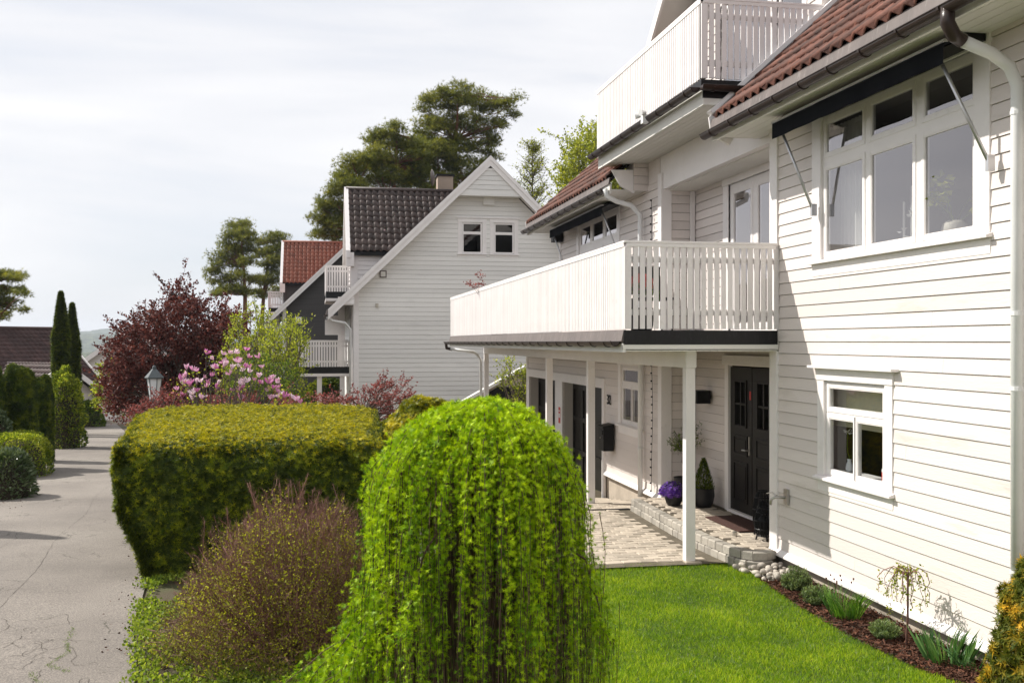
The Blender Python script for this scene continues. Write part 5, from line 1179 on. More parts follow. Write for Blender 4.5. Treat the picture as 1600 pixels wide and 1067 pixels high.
cypress(95, 44, 25, 457, 'tall slim dark cypress, left and taller one of the pair', 1.0); cypress(113, 45.5, 21, 475, 'slim dark cypress, right and shorter one of the pair', 5.0)
x, y, z = W(103, 583, 36); mound('garden_shrub', (x, y, ground_z(x, y)), (.58, .7), z-ground_z(x, y), 9000, .085, [M['green'], M['spring']], 'light green leafy shrub between the thujas and the road bend', 'shrub', LF, .7, flat=2.4, seed=8, wob=.35)
x, y, z = W(30, 676, 25); mound('garden_shrub', (x, y, ground_z(x, y)), (.72, 1.0), z-ground_z(x, y), 8000, .055, [M['green'], M['spring']], 'low clipped yellow-green shrub in front of the dark thuja row', 'shrub', LF, .8, flat=3.5, seed=12)
x, y, z = W(14, 701, 20.3); mound('rhododendron', (x, y, ground_z(x, y)-.05), (.47, .6), z-ground_z(x, y), 2600, .12, M['rhodo'], 'glossy dark green rhododendron at the left edge of the road', 'shrub', tmpl_leaf(.34, .06), flat=2.6, seed=15)
x, y, z = W(6, 640, 25.5); mound('garden_shrub', (x-.2, y, ground_z(x, y)), (.45, .4), z-ground_z(x, y), 2500, .08, M['rhodo'], 'pale green bush squeezed in front of the thujas at the left picture edge', 'shrub', LF, flat=2.2, seed=18)
x, y, z = W(138, 628, 54); mound('garden_shrub', (x, y, ground_z(x, y)), (.8, .8), z-ground_z(x, y), 4000, .12, M['green'], 'grey-green shrub against the pale wall of the brown-roofed house', 'shrub', LF, flat=2.2, seed=19)
# tall thuja outside the frame on the left, its shadow crosses the road
cypress(0, 0, 0, 0, 'tall slim cypress beyond the left picture edge, shading the road', 2.0, at_=(-7.7, 18.2, 4.6, .30)); cypress(0, 0, 0, 0, 'shorter slim cypress beyond the left picture edge', 3.0, at_=(-8.6, 15.2, 3.6, .28))
# ---- loose shrubs and trees: branches + clumps of leaves
def loose(name, base, clumps, leafn, size, tm, mat, lab, cat, trunk=.06, bark='twig', spread=.5, group=None, flat=1.0, trunkpart='trunk', fork=None, up=.3, extra=None, rndf=None, shoots=0, k=4):
    """clumps: (x, y, z, r); every clump gets a limb from the trunk"""
    T = thing(name, base, lab, cat, group); mb = MB(); base = Vector(base); fork = Vector(fork) if fork else base+Vector((0, 0, (np.mean([c[2] for c in clumps])-base.z)*.45))
    tp = limb(mb, base, fork, trunk, trunk*.7, 8, wob=.04); P = []; D = []
    for (x, y, z, r) in clumps:
        c = Vector((x, y, z)); q = limb(mb, fork.lerp(base, R.uniform(0, .35)), c, trunk*R.uniform(.25, .5), .006, 5, sag=-.06, wob=.07)
        m = int(leafn*r**1.0)
        for _ in range(shoots):
            e = c+Vector((R.gauss(0, r*.7), R.gauss(0, r*.7), R.gauss(r*.5, r*.5))); pts = limb(mb, q[-2].lerp(q[-1], R.random()), e, .007, .003, 4, wob=.04, k=3)
            for s in range(int(m/max(1, shoots)*.6)):
                t = R.random()**.7; p = pts[0].lerp(pts[-1], t); P.append((p.x+R.gauss(0, r*.06), p.y+R.gauss(0, r*.06), p.z+R.gauss(0, r*.06))); D.append((R.gauss(0, .7), R.gauss(0, .7), R.uniform(-.2, 1)+up))
        for _ in range(m if not shoots else int(m*.4)):
            g = Vector((R.gauss(0, 1), R.gauss(0, 1), R.gauss(0, flat)));
            if g.length > 1.9: g *= .5
            P.append((x+g.x*r*spread, y+g.y*r*spread, z+g.z*r*spread)); D.append((g.x+R.gauss(0, .7), g.y+R.gauss(0, .7), g.z+up+R.gauss(0, .6)))
    mb.build(trunkpart, M[bark], T); n = len(P)
    scatter('foliage', P, D, NR.uniform(size*.65, size*1.25, n), tm, M[mat], T); return T
def blobs(px0, px1, d, topf, botf, n, r, dd=1.0, bias=1.0):
    """clump centres filling an outline measured at distance d, with real depth dd"""
    out_ = []
    while len(out_) < n:
        px = R.uniform(px0, px1); t, b = topf(px), botf(px)
        if b-t < 4: continue
        py = t+(b-t)*R.random()**bias; out_.append((*W(px, py, d+R.uniform(-dd, dd)), r*R.uniform(.7, 1.25)))
    return out_
def poly(pts): return lambda px: interp(pts, px)
# maroon tree
b = W(285, 700, 34); b = (b[0], b[1], ground_z(b[0], b[1]))
tp = poly([(163, 600), (172, 540), (190, 492), (205, 478), (225, 480), (240, 470), (262, 452), (285, 442), (300, 448), (330, 462), (352, 470), (372, 490), (388, 530), (400, 590)])
loose('purple_leaf_tree', b, blobs(165, 398, 34, lambda p: tp(p)+8, lambda p: 645, 210, .46, 1.7), 560, .10, LF, 'maroon', 'wide maroon-leaved tree behind the street lamp', 'tree', .13, spread=.52, shoots=3)
x, y, z = W(285, 560, 34.0)
# small yellow-green tree left of it
b = W(214, 690, 47); b = (b[0], b[1], ground_z(b[0], b[1]))
loose('young_tree', b, blobs(148, 206, 47, poly([(145, 592), (160, 568), (178, 560), (202, 575)]), lambda p: 642, 44, .38, .8), 300, .12, LF, 'spring', 'small yellow-green tree between the maroon tree and the brown-roofed house', 'tree', .06, shoots=2)
# yellow-green upright shrubs behind the magnolia
for (x0, x1, d, tops, n, lab, mt) in ((352, 432, 30, [(350, 560), (362, 500), (385, 478), (402, 474), (425, 480), (434, 520)], 60, 'tall yellow-green shrub right behind the pink magnolia', 'spring'), (405, 476, 27, [(403, 545), (430, 520), (452, 496), (470, 492), (490, 500), (512, 525)], 46, 'loose green shrub in front of the charcoal house, left of the white balcony', 'spring'), (360, 470, 25.5, [(355, 575), (400, 558), (470, 580)], 44, 'mid-green shrub low behind the magnolia flowers', 'green')):
    b = W((x0+x1)/2, 690, d); b = (b[0], b[1], ground_z(b[0], b[1])); loose('garden_shrub', b, blobs(x0, x1, d, poly(tops), lambda p: 630, int(n*1.35), .28, 1.0), 330, .065, LF, mt, lab, 'shrub', .05, spread=.5, shoots=4, up=.8)
# magnolia
b = W(350, 720, 20.4); b = (b[0], b[1], ground_z(b[0], b[1])); T = thing('magnolia', b, 'magnolia bush full of pink flowers behind the clipped hedge', 'magnolia')
mb = MB(); tips = []; mp_ = poly([(262, 600), (285, 585), (300, 572), (318, 550), (335, 545), (370, 545), (392, 552), (412, 568), (430, 590), (470, 612)])
for i in range(60):
    px = R.uniform(270, 440); t = mp_(px); py = R.uniform(t+2, 625); tips.append(Vector(W(px, py, 20.4+R.uniform(-.7, .7))))
for px, py in ((322, 553), (308, 580), (334, 562), (300, 578), (384, 548), (405, 560), (424, 600), (360, 585), (372, 573), (350, 572), (318, 590), (432, 612), (445, 615), (456, 622), (462, 626), (405, 590), (410, 575), (292, 578), (443, 620), (470, 630), (375, 600), (340, 600)): tips.append(Vector(W(px, py, 20.2+R.uniform(-.5, .3))))
fk = Vector(b)+Vector((0, 0, .55))
for a in range(5): limb(mb, Vector(b)+Vector((R.gauss(0, .08), R.gauss(0, .08), 0)), fk+Vector((R.gauss(0, .3), R.gauss(0, .2), R.uniform(0, .3))), .035, .02, 6)
for t in tips: limb(mb, fk+Vector((R.gauss(0, .3), R.gauss(0, .2), R.uniform(-.1, .3))), t, .013, .005, 5, wob=.06)
mb.build('branch', M['twig'], T); P = []; D = []; S = []; r_ = []
PT = (np.array([(0, 0, 0), (-.13, .06, .35), (.13, .06, .35), (-.17, .02, .7), (.17, .02, .7), (0, -.06, 1)], float), [(0, 2, 1), (1, 2, 4), (1, 4, 3), (3, 4, 5)])
for t in tips:
    s = R.uniform(.085, .15); ax = Vector((R.gauss(0, .5), R.gauss(0, .5), 1)).normalized(); op = R.uniform(.35, 1.1); tint = R.random(); k = 9; P = []; D = []; S = []; r_ = []
    e1 = ax.cross(Vector((1, 0, .2))).normalized(); e2 = ax.cross(e1)
    for j in range(k): a = 2*PI*j/k+R.uniform(-.25, .25); P.append(tuple(t)); D.append(tuple(ax+(e1*math.cos(a)+e2*math.sin(a))*op*R.uniform(.7, 1.2))); S.append(s*R.uniform(.8, 1.1)); r_.append(min(1, max(0, tint+R.gauss(0, .15))))
    scatter('flower', P, D, S, PT, M['petal'], T, rnd=np.array(r_))
P = []; 
for t in tips:
    for _ in range(7): P.append((t.x+R.gauss(0, .09), t.y+R.gauss(0, .09), t.z+R.gauss(-.06, .07)))
scatter('leaves', P, unit(len(P))+np.array((0, 0, .6)), NR.uniform(.03, .07, len(P)), LF, M['spring'], T)
# red-leaved low maples
def redmaple(x0, x1, d, tops, bot, n, lab, seed, base=None):
    px = base or (x0+x1)/2; b = W(px, 700, d); b = (b[0], b[1], ground_z(b[0], b[1])); f = W(px, 640, d)
    loose('red_leaf_maple', b, blobs(x0, x1, d, poly(tops), lambda p: bot, n, .19, .6), 420, .048, LF, 'redleaf', lab, 'maple', .05, 'twig', spread=.62, flat=.45, fork=f, shoots=3, up=.1)
redmaple(486, 652, 21.5, [(480, 612), (505, 618), (530, 618), (560, 606), (600, 600), (622, 590), (640, 596), (655, 618)], 668, 78, 'low spreading red-leaved maple behind the right end of the hedge', 1)
redmaple(205, 300, 20.6, [(195, 645), (225, 632), (262, 612), (300, 620)], 655, 34, 'low red-leaved shrub at the foot of the street lamp', 2); redmaple(300, 480, 21.8, [(300, 625), (380, 615), (480, 625)], 655, 46, 'dark red-leaved shrub among the magnolia stems', 3)
# pale blossom under the red maple
b = W(625, 690, 24); T = thing('blossom_shrub', (b[0], b[1], -.5), 'small white-flowering shrub under the red maple beside the pale grey house', 'shrub'); P = [W(R.gauss(628, 16), R.gauss(668, 16), 24+R.gauss(0, .3)) for _ in range(900)]
scatter('blossom', P, unit(900), NR.uniform(.03, .06, 900), LF, M['curtain'], T)
mb = MB()
for i in range(20): limb(mb, (b[0]+R.gauss(0, .05), b[1], -.5), Vector(P[i]), .015, .004, 5)
mb.build('stem', M['twig'], T)
# climbing yellow-green tree by the far garage corner
b = W(808, 700, 30); b = (b[0], b[1], -.8); loose('young_tree', b, blobs(782, 832, 30, poly([(778, 590), (790, 556), (830, 550)]), lambda p: 670, 52, .26, .5), 210, .065, LF, 'spring', 'yellow-green young tree by the far corner of the cream house garage', 'tree', .05, shoots=3)
# dark shrub under the neighbour's balcony
b = W(512, 640, 52); mound('garden_shrub', (b[0], b[1], -1.8), (1.6, 1.0), 2.6, 4000, .16, M['thuja'], 'dark green bush seen under the white balcony of the pale grey house', 'shrub', LF, flat=2.2, seed=31)
# ---- pines
NT = tmpl_tuft(9, .10, 1.0, 5, .45)
def pine(trunkpts, crown, lab, d, ncl, r, tuft=.34, lean=None, tr=.30, dd=2.2, name='pine_tree', per=58, mat='pine'):
    """trunkpts: [(px, py)], crown: list of (px, py, rx, ry) lobes in the outline"""
    b = W(*trunkpts[0], d); g = ground_z(b[0], b[1]); T = thing(name, (b[0], b[1], g), lab, 'pine tree'); mb = MB(); mb.smooth = True
    tp_ = [Vector((b[0], b[1], g))]+[Vector(W(*p, d)) for p in trunkpts]; tp_ = [p for i, p in enumerate(tp_) if i == 0 or (p-tp_[i-1]).length > .1]
    mb.tube(tp_, [tr*(1-.85*i/(len(tp_)-1)) for i in range(len(tp_))], 8); mb.smooth = False; P = []; D = []; RN = []
    area = sum(c[2]*c[3] for c in crown)
    for (px, py, rx, ry) in crown:
        m = max(2, int(ncl*rx*ry/area)); dz = R.uniform(-dd, dd)*.6
        for _ in range(m):
            while True:
                a, b2, c2 = R.uniform(-1, 1), R.uniform(-1, 1), R.uniform(-1, 1)
                if .25 < a*a+b2*b2+c2*c2 < 1: break
            cc = Vector(W(px+a*rx, py+b2*ry, d+dz+c2*max(1.2, rx/F*d*.9))); 
            # limb from the nearest lower trunk point
            tpt = min(tp_[1:], key=lambda q: abs(q.z-(cc.z-.25*abs((cc-q).length)))) ; 
            if R.random() < .55: limb(mb, tpt, cc, tr*.16, .02, 5, sag=-.05, wob=.07, k=4)
            rr = r*R.uniform(.6, 1.25); sh = R.uniform(-.12, .12)
            for _ in range(int(per*rr/r)):
                g3 = Vector((R.gauss(0, 1), R.gauss(0, 1), R.gauss(0, .42)))
                if g3.length > 2: g3 *= .5
                P.append((cc.x+g3.x*rr*.5, cc.y+g3.y*rr*.5, cc.z+g3.z*rr*.5+.1)); D.append((g3.x*.6+R.gauss(0, .3), g3.y*.6+R.gauss(0, .3), .7+R.random())); RN.append(min(1, max(0, .5+sh+R.gauss(0, .2))))
    mb.build('trunk', M['pinebark'], T); scatter('crown', P, D, NR.uniform(tuft*.6, tuft*1.15, len(P)), NT, M[mat], T, rnd=np.array(RN)); return T
pine([(712, 400), (711, 300), (713, 220), (716, 150)], [(716, 150, 34, 20), (682, 170, 30, 22), (750, 160, 28, 14), (785, 172, 32, 14), (800, 158, 14, 9), (668, 200, 22, 18), (740, 195, 34, 18), (772, 200, 20, 12), (700, 195, 30, 14), (745, 240, 26, 15), (690, 235, 22, 15), (760, 222, 20, 12), (775, 250, 8, 6), (655, 225, 16, 14), (725, 262, 22, 9), (655, 255, 16, 14), (705, 225, 22, 16), (665, 225, 16, 14), (752, 258, 18, 7), (700, 275, 18, 12)], 'tallest pine with broad flat crown leaning right behind the pale grey house', 78, 250, .85, per=58)
pine([(686, 400), (686, 300), (684, 240)], [(680, 240, 26, 18), (660, 262, 24, 16), (690, 285, 20, 14), (650, 285, 20, 14), (700, 255, 14, 12), (672, 300, 24, 10), (738, 278, 18, 9), (755, 268, 16, 8)], 'pine with slim reddish trunk just left of the tallest pine', 76, 140, .8, tr=.24)
pine([(604, 400), (612, 330), (618, 260), (620, 210)], [(615, 205, 16, 12), (600, 222, 26, 16), (632, 225, 22, 16), (588, 245, 26, 14), (625, 250, 30, 16), (640, 275, 24, 16), (600, 275, 30, 14), (575, 262, 16, 12), (618, 290, 26, 10), (655, 240, 14, 14), (572, 285, 14, 10)], 'dense pine in the middle of the group behind the black tiled dormer', 72, 175, .85)
pine([(545, 420), (556, 370), (560, 290)], [(558, 255, 22, 12), (545, 275, 22, 12), (530, 298, 24, 12), (552, 305, 20, 14), (515, 322, 20, 12), (540, 330, 24, 12), (505, 342, 16, 11), (530, 352, 26, 10), (520, 368, 24, 10), (545, 372, 14, 10), (500, 362, 10, 8), (548, 288, 22, 14), (535, 388, 12, 8)], 'pine sloping down at the left of the group behind the dormer', 70, 135, .85)
pine([(383, 520), (383, 460), (380, 410), (376, 360)], [(374, 352, 16, 9), (366, 366, 18, 9), (386, 370, 14, 10), (358, 384, 16, 8), (392, 388, 12, 8), (370, 392, 18, 7), (350, 400, 16, 7), (345, 415, 14, 7), (388, 410, 12, 7), (336, 428, 14, 8), (352, 440, 22, 7), (375, 430, 16, 7), (365, 455, 26, 8), (392, 440, 12, 7), (340, 455, 14, 8), (370, 412, 16, 6)], 'layered pine at the left, above the maroon tree', 88, 150, .85, tr=.28)
pine([(408, 520), (412, 460), (420, 400), (428, 380)], [(430, 370, 14, 8), (415, 378, 16, 8), (440, 385, 12, 9), (425, 395, 18, 10), (405, 400, 10, 8), (438, 408, 12, 10), (420, 418, 16, 9), (408, 440, 12, 9), (428, 436, 14, 9), (410, 460, 14, 8), (432, 456, 10, 8)], 'pine with a forked trunk between the layered pine and the orange roof', 92, 100, .85, tr=.26)
pine([(478, 440), (480, 400)], [(472, 388, 12, 7), (486, 388, 10, 5), (462, 394, 8, 5), (498, 392, 6, 4)], 'distant pine top peeping over the orange roof', 105, 26, .9, tr=.2)
pine([(-40, 640), (-34, 520), (-28, 440)], [(14, 436, 22, 8), (30, 430, 10, 6), (8, 455, 14, 9), (28, 462, 12, 7), (12, 478, 18, 7), (34, 484, 8, 4), (2, 494, 8, 9), (-20, 430, 20, 10), (-15, 470, 22, 12)], 'pine branches reaching in from the left picture edge', 58, 74, .62, tuft=.28, tr=.25)
# sparse budding tree and green birch
def twigtree(px, py0, d, w, yt, lab, name, nl, mat, leafs):
    b = W(px, py0, d); g = ground_z(b[0], b[1]); T = thing(name, (b[0], b[1], g), lab, 'tree'); mb = MB(); top = Vector(W(px, yt, d)); base = Vector((b[0], b[1], g)); limb(mb, base, top, .16, .02, 7, wob=.006, k=8); P = []
    for i in range(64):
        t = R.uniform(.5, .97); p = base.lerp(top, t); L = (w/F*d)*(1.15-t)*1.6*R.uniform(.5, 1); L = min(L, 1.5); a = R.uniform(0, 2*PI); e = p+Vector((math.cos(a)*L, math.sin(a)*L, L*R.uniform(.5, 1.1))); q = limb(mb, p, e, .035, .01, 4, sag=-.05, wob=.04)
        for _ in range(9):
            s = q[R.randrange(1, len(q))]; e2 = s+Vector((R.gauss(0, .35), R.gauss(0, .35), R.uniform(.1, .6))); limb(mb, s, e2, .012, .005, 3, wob=.03, k=2)
            for _ in range(nl): u = R.random(); P.append((s.x+(e2.x-s.x)*u+R.gauss(0, .06), s.y+(e2.y-s.y)*u+R.gauss(0, .06), s.z+(e2.z-s.z)*u+R.gauss(0, .06)))
    mb.build('trunk', M['twig'], T); scatter('foliage', P, unit(len(P)), NR.uniform(leafs*.7, leafs*1.3, len(P)), LF, M[mat], T)
twigtree(832, 420, 62, 62, 222, 'slim budding tree with see-through crown right of the gable peak', 'budding_tree', 9, 'birch', .10)
b = W(925, 400, 46); b = (b[0], b[1], -1.4); loose('birch_tree', b, blobs(878, 990, 46, poly([(876, 262), (890, 235), (912, 210), (940, 200), (990, 215)]), lambda p: 340, 80, .75, 1.8), 330, .13, LF, 'birch', 'fresh green birch crown behind the upper balcony of the cream house', 'tree', .16, shoots=3)
# ---- spirea / barberry bush in front of the hedge
def spirea():
    c = Vector((-.18, 9.15, -.02)); T = thing('barberry_bush', c, 'wide twiggy purple-brown bush with tiny yellow-green leaves in front of the hedge', 'bush')
    rx, ry, h = 1.12, .95, 1.34; P = []; D = []; S = []; LP = []; LD = []; RD = []; mb = MB()
    for i in range(170):
        a = R.uniform(0, 2*PI); q = math.sqrt(R.random()); e = c+Vector((math.cos(a)*q*rx*.95, math.sin(a)*q*ry*.95, h*math.sqrt(max(.05, 1-q*q*.85))*R.uniform(.8, 1.0)))
        limb(mb, c+Vector((math.cos(a)*q*.25, math.sin(a)*q*.25, 0)), e, .007, .003, 4, wob=.035, k=4)
    for i in range(64):   # long shoots above the outline
        a = R.uniform(0, 2*PI); q = R.uniform(.0, .8); x0 = c+Vector((math.cos(a)*q*rx, math.sin(a)*q*ry, h*math.sqrt(1-q*q*.85)*.85)); e = x0+Vector((R.gauss(0, .08), R.gauss(0, .06), R.uniform(.10, .34+.16*R.random()))); limb(mb, x0, e, .0045, .0022, 4, wob=.02, k=3)
        for _ in range(60):
            t = R.random(); p = x0.lerp(e, t); P.append((p.x+R.gauss(0, .012), p.y+R.gauss(0, .012), p.z)); D.append((R.gauss(0, .7), R.gauss(0, .7), 1)); S.append(R.uniform(.03, .07)); RD.append(R.uniform(.5, 1))
    n = 62000; u = unit(n); u[:, 2] = np.abs(u[:, 2]); rr = NR.random(n)**.30
    f = .97+.30*surf_noise(u*2.4, 1.0, 4)+.14*surf_noise(u*7, 1.0, 9)
    Q = u*np.array([rx, ry, h])*(rr*f)[:, None]+np.array(c); k = Q[:, 2] > .02; Q = Q[k]; U = u[k]; n = len(Q)
    tw = NR.random(n) < .5
    scatter('twiglets', np.concatenate([Q[tw], np.array(P)]), np.concatenate([U[tw]*.8+NR.normal(0, .55, (tw.sum(), 3))+np.array((0, 0, .5)), np.array(D)]), np.concatenate([NR.uniform(.05, .13, tw.sum()), np.array(S)]),
        (np.array([(-.022, 0, 0), (.022, 0, 0), (0, .03, 1), (-.02, 0, .45), (.15, .05, .8), (-.14, -.05, .75), (0, 0, .35), (.02, 0, .5)], float), [(0, 1, 2), (3, 7, 4), (6, 3, 5)]), M['twigred'], T)
    lf = ~tw; low = np.clip(1.3-Q[lf][:, 2]/h*.5, .2, 1); keep = NR.random(lf.sum()) < low
    scatter('foliage', Q[lf][keep], NR.normal(0, 1, (keep.sum(), 3)), NR.uniform(.014, .030, keep.sum()), LF, M['spirea'], T)
    mb.build('branch', M['twigred'], T)
spirea()
# ---- weeping larch
def larch():
    c = Vector((.965, 5.95, 0)); T = thing('weeping_larch', c, 'bright green weeping larch with strands hanging to the lawn in the foreground', 'weeping larch')
    cc = np.array((CT, -ST)); dv = np.array((ST, CT))
    def LW(u, v, z): return Vector((c.x+cc[0]*u+dv[0]*v, c.y+cc[1]*u+dv[1]*v, z))   # u = across the view from the path, v = depth
    P = []; D = []; SZ = []; TW = MB(); RN = []
    def cluster(p, s, r): P.append((p.x, p.y, p.z)); D.append((R.gauss(0, .8), R.gauss(0, .8), R.gauss(.1, .7))); SZ.append(s); RN.append(r)
    def strand(path, dens=.02, fade=None, thick=.0015, base=.5):
        pts = path; L = 0
        for a, b in zip(pts[:-1], pts[1:]): L += (b-a).length
        TW.tube(pts, [thick*1.6]+[thick]*(len(pts)-2)+[thick*.6], 3, caps=False)
        s = 0; i = 0; acc = 0; seg = [(b-a).length for a, b in zip(pts[:-1], pts[1:])]
        step = dens
        while s < L:
            while i < len(seg)-1 and acc+seg[i] < s: acc += seg[i]; i += 1
            p = pts[i].lerp(pts[i+1], min(1, (s-acc)/max(seg[i], 1e-4))); f = s/L
            if fade is None or R.random() < fade(p): cluster(p+Vector((R.gauss(0, .006), R.gauss(0, .006), R.gauss(0, .004))), R.uniform(.018, .028), min(1, max(0, base+R.gauss(0, .2))))
            s += step*R.uniform(.7, 1.4)
    # umbrella: ropes of foliage that run out over the dome and then hang, with bare dark strands between them
    def dome(q): return 2.34-.37*(q/.66)**2.2
    def hang(p, outv, zb, sw, n=13):
        ph = R.uniform(0, 6); dr = outv*R.uniform(-.05, .04)+Vector((R.gauss(0, .02), R.gauss(0, .02), 0)); L = [p]
        for k in range(1, n+1):
            t = k/n; L.append(Vector((p.x, p.y, p.z+(zb-p.z)*t))+outv*.035*min(1, t*6)+dr*t+Vector((math.sin(ph+t*6)*sw*t, math.cos(ph+t*5)*sw*t, 0)))
        return L
    NRP = 165
    for i in range(NRP):
        a = i*2.39996+R.uniform(-.1, .1); q = .16+.58*math.sqrt((i+.5)/NRP)*R.uniform(.93, 1.05)
        if i > NRP*.55: q = R.uniform(.58, .75)
        su = .79 if math.cos(a) > 0 else 1.0; q *= 1+.07*math.sin(a*5+.7)+.05*math.sin(a*11+2); dx, dy = math.cos(a)*su, math.sin(a)*.92
        top = []; K = 6; lift = R.uniform(-.09, .03)
        q0 = max(.0, q-R.uniform(.22, .4))
        for k in range(K+1): rr_ = q0+(q-q0)*k/K; top.append(LW(dx*rr_, dy*rr_, dome(rr_)+lift*k/K+.02*math.sin(k*1.3+i)))
        outv = (cc[0]*dx+dv[0]*dy, cc[1]*dx+dv[1]*dy); outv = Vector((outv[0], outv[1], 0)).normalized(); p = top[-1]
        outer = q > .55; full = p.z-R.uniform(.45, 1.5)*(1.0 if outer else .5)
        zb = max(.03, full); line = top+hang(p, outv, zb, R.uniform(.008, .03))[1:]
        base_t = min(.75, max(.2, R.gauss(.5, .14))); TW.tube(line, [.0022]*len(line), 4, caps=False)
        seg = [(u2-u1).length for u1, u2 in zip(line[:-1], line[1:])]; Lt = sum(seg); s_ = 0; i2 = 0; acc = 0
        right = max(0, math.cos(a))*.5+max(0, -math.sin(a))*.35
        while s_ < Lt:
            while i2 < len(seg)-1 and acc+seg[i2] < s_: acc += seg[i2]; i2 += 1
            pp = line[i2].lerp(line[i2+1], min(1, (s_-acc)/max(seg[i2], 1e-4))); f = s_/Lt
            thick = .022*(1.25-.75*f); keep = 1 if pp.z > 1.7 else 1-(1.7-pp.z)*right*.8
            for _ in range(3):
                if R.random() < keep:
                    o3 = Vector((R.gauss(0, thick), R.gauss(0, thick), R.gauss(0, .008))); cluster(pp+o3, R.uniform(.019, .029), min(1, max(0, base_t+.12+R.gauss(0, .15)+o3.length*3)))
            s_ += .0165*R.uniform(.7, 1.3)
        # beads on thin strands continuing below and beside the rope
        for _ in range(3):
            j = R.randrange(K, len(line)-2); q1 = line[j]+Vector((R.gauss(0, .03), R.gauss(0, .03), 0)); zz = max(.02, q1.z-R.uniform(.6, 1.7)); l2 = hang(q1, outv, zz, .02, 10); sp = R.choice((.1, .35, .6, .85))
            strand(l2, .027, lambda p_, sp=sp: sp if p_.z < 1.5 else .9, thick=.0022, base=base_t-.05)
    for i in range(330):   # bare old strands inside
        a = R.uniform(0, 2*PI); q = R.uniform(.08, .66); su = .86 if math.cos(a) > 0 else 1.0; p = LW(math.cos(a)*su*q, math.sin(a)*.9*q, dome(q)-.07); outv = Vector((0, 0, 0)); TW.tube(hang(p, outv, .03, .03, 9), [.0032]*10, 4, caps=False)
    # sweeping skirt towards the path (left) and lower tiers
    skirt = [(-.62, -.1, 1.18, -1.42, -.12, .50), (-.62, .1, 1.15, -1.18, .15, .48), (-.60, -.3, 1.18, -1.0, -.35, .56), (-.60, .3, 1.12, -.95, .4, .45), (-.62, -.05, 1.32, -.84, -.02, .98), (-.55, -.35, 1.3, -.76, -.5, .8), (.58, -.2, 1.45, .70, -.3, 1.0), (.60, .2, 1.4, .70, .25, .8), (-.3, -.55, 1.6, -.42, -.72, 1.15), (.2, -.55, 1.6, .28, -.70, 1.15), (-.70, .0, 1.15, -1.3, .02, .40), (-.66, -.2, 1.1, -1.18, -.25, .42), (-.64, .05, 1.4, -.78, .05, 1.1), (-.62, -.15, 1.22, -1.12, -.2, .62), (-.62, -.25, 1.12, -1.2, -.3, .45)]
    for (u0, v0, z0, u1, v1, z1) in skirt:
        pts = []; K = 8
        for k in range(K+1): t = k/K; pts.append(LW(u0+(u1-u0)*t, v0+(v1-v0)*t, z0+(z1-z0)*t**.85+.02*math.sin(PI*t))+Vector((R.gauss(0, .01), R.gauss(0, .01), R.gauss(0, .01))))
        TW.tube([LW(u0*.4, v0*.4, z0+.2)]+pts, [.007]+[.006*(1-.7*k/K) for k in range(K+1)], 5, caps=False)
        for k in range(230): t = R.random(); i = min(K-1, int(t*K)); p = pts[i].lerp(pts[i+1], t*K-i); cluster(p+Vector((R.gauss(0, .035), R.gauss(0, .035), R.gauss(0, .022))), R.uniform(.019, .031), min(1, max(0, .62+R.gauss(0, .18))))
        for s in range(18):
            t = R.random()**.8; i = min(K-1, int(t*K)); p = pts[i].lerp(pts[i+1], t*K-i)+Vector((R.gauss(0, .04), R.gauss(0, .04), 0)); zb = max(.02, p.z-R.uniform(.35, 1.1)); ph = R.uniform(0, 6); line = [p+Vector((math.sin(ph+k*.7)*.012, math.cos(ph+k*.6)*.012, (zb-p.z)*k/9)) for k in range(10)]
            strand(line, .025, lambda p_: .92 if p_.z > .9 else .5+.4*p_.z, base=.6)
    P = np.array(P); n = len(P); print('larch clusters', n)
    tm = tmpl_tuft(15, .125, 1.0, 21, .15)
    scatter('foliage', P, D, np.array(SZ), tm, M['larch'], T, rnd=np.array(RN)); TW.build('branch', M['wood'], T)
    mb = MB(); limb(mb, c, c+Vector((.02, .01, 2.28)), .055, .03, 10, wob=.015)
    for i in range(16): a = R.uniform(0, 6.28); z = R.uniform(.9, 2.0); limb(mb, c+Vector((0, 0, z)), c+Vector((math.cos(a)*.35, math.sin(a)*.35, z+R.uniform(-.1, .2))), .014, .006, 5)
    mb.build('trunk', M['wood'], T)
larch()
# ---- golden conifer at the right edge
T = mound('golden_conifer', (5.16, 6.55, 0), (.40, .38), 1.20, 9000, .055, [M['goldtip'], M['goldtip']], 'upright conifer with orange-yellow tips at the right picture edge', 'conifer', TU, .5, flat=1.7, wob=.2, seed=41)
# ---- bed plants
def herb(px, py, r, h, n, lab, mat='herb', size=.035):
    x, y, _ = G(px, py); T = thing('herb_bush', (x, y, 0), lab, 'herb'); mb = MB(); P = []; D = []
    for i in range(n):
        a = R.uniform(0, 2*PI); q = math.sqrt(R.random()); e = Vector((x+math.cos(a)*q*r, y+math.sin(a)*q*r, .02+h*math.sqrt(max(.1, 1-q*q*.8))*R.uniform(.6, 1.1))); s = Vector((x+math.cos(a)*q*r*.4, y+math.sin(a)*q*r*.4, .0)); mb.tube([s, s.lerp(e, .5)+Vector((0, 0, .02)), e], .0018, 3, False)
        for k in range(20): t = R.uniform(.3, 1.05); p = s.lerp(e, t); P.append(tuple(p)); D.append((R.gauss(0, .6), R.gauss(0, .6), .8))
    mb.build('stem', M['twig'], T); scatter('leaves', P, D, NR.uniform(size*.6, size*1.2, len(P)), tmpl_leaf(.22, .08), M[mat], T)
herb(1244, 925, .17, .24, 260, 'small grey-green herb bush beside the river stones'); herb(1277, 947, .17, .19, 240, 'grey-green herb bush between the first herb and the grass clump'); herb(1383, 1000, .15, .15, 200, 'low grey-green herb bush just left of the weeping sapling')
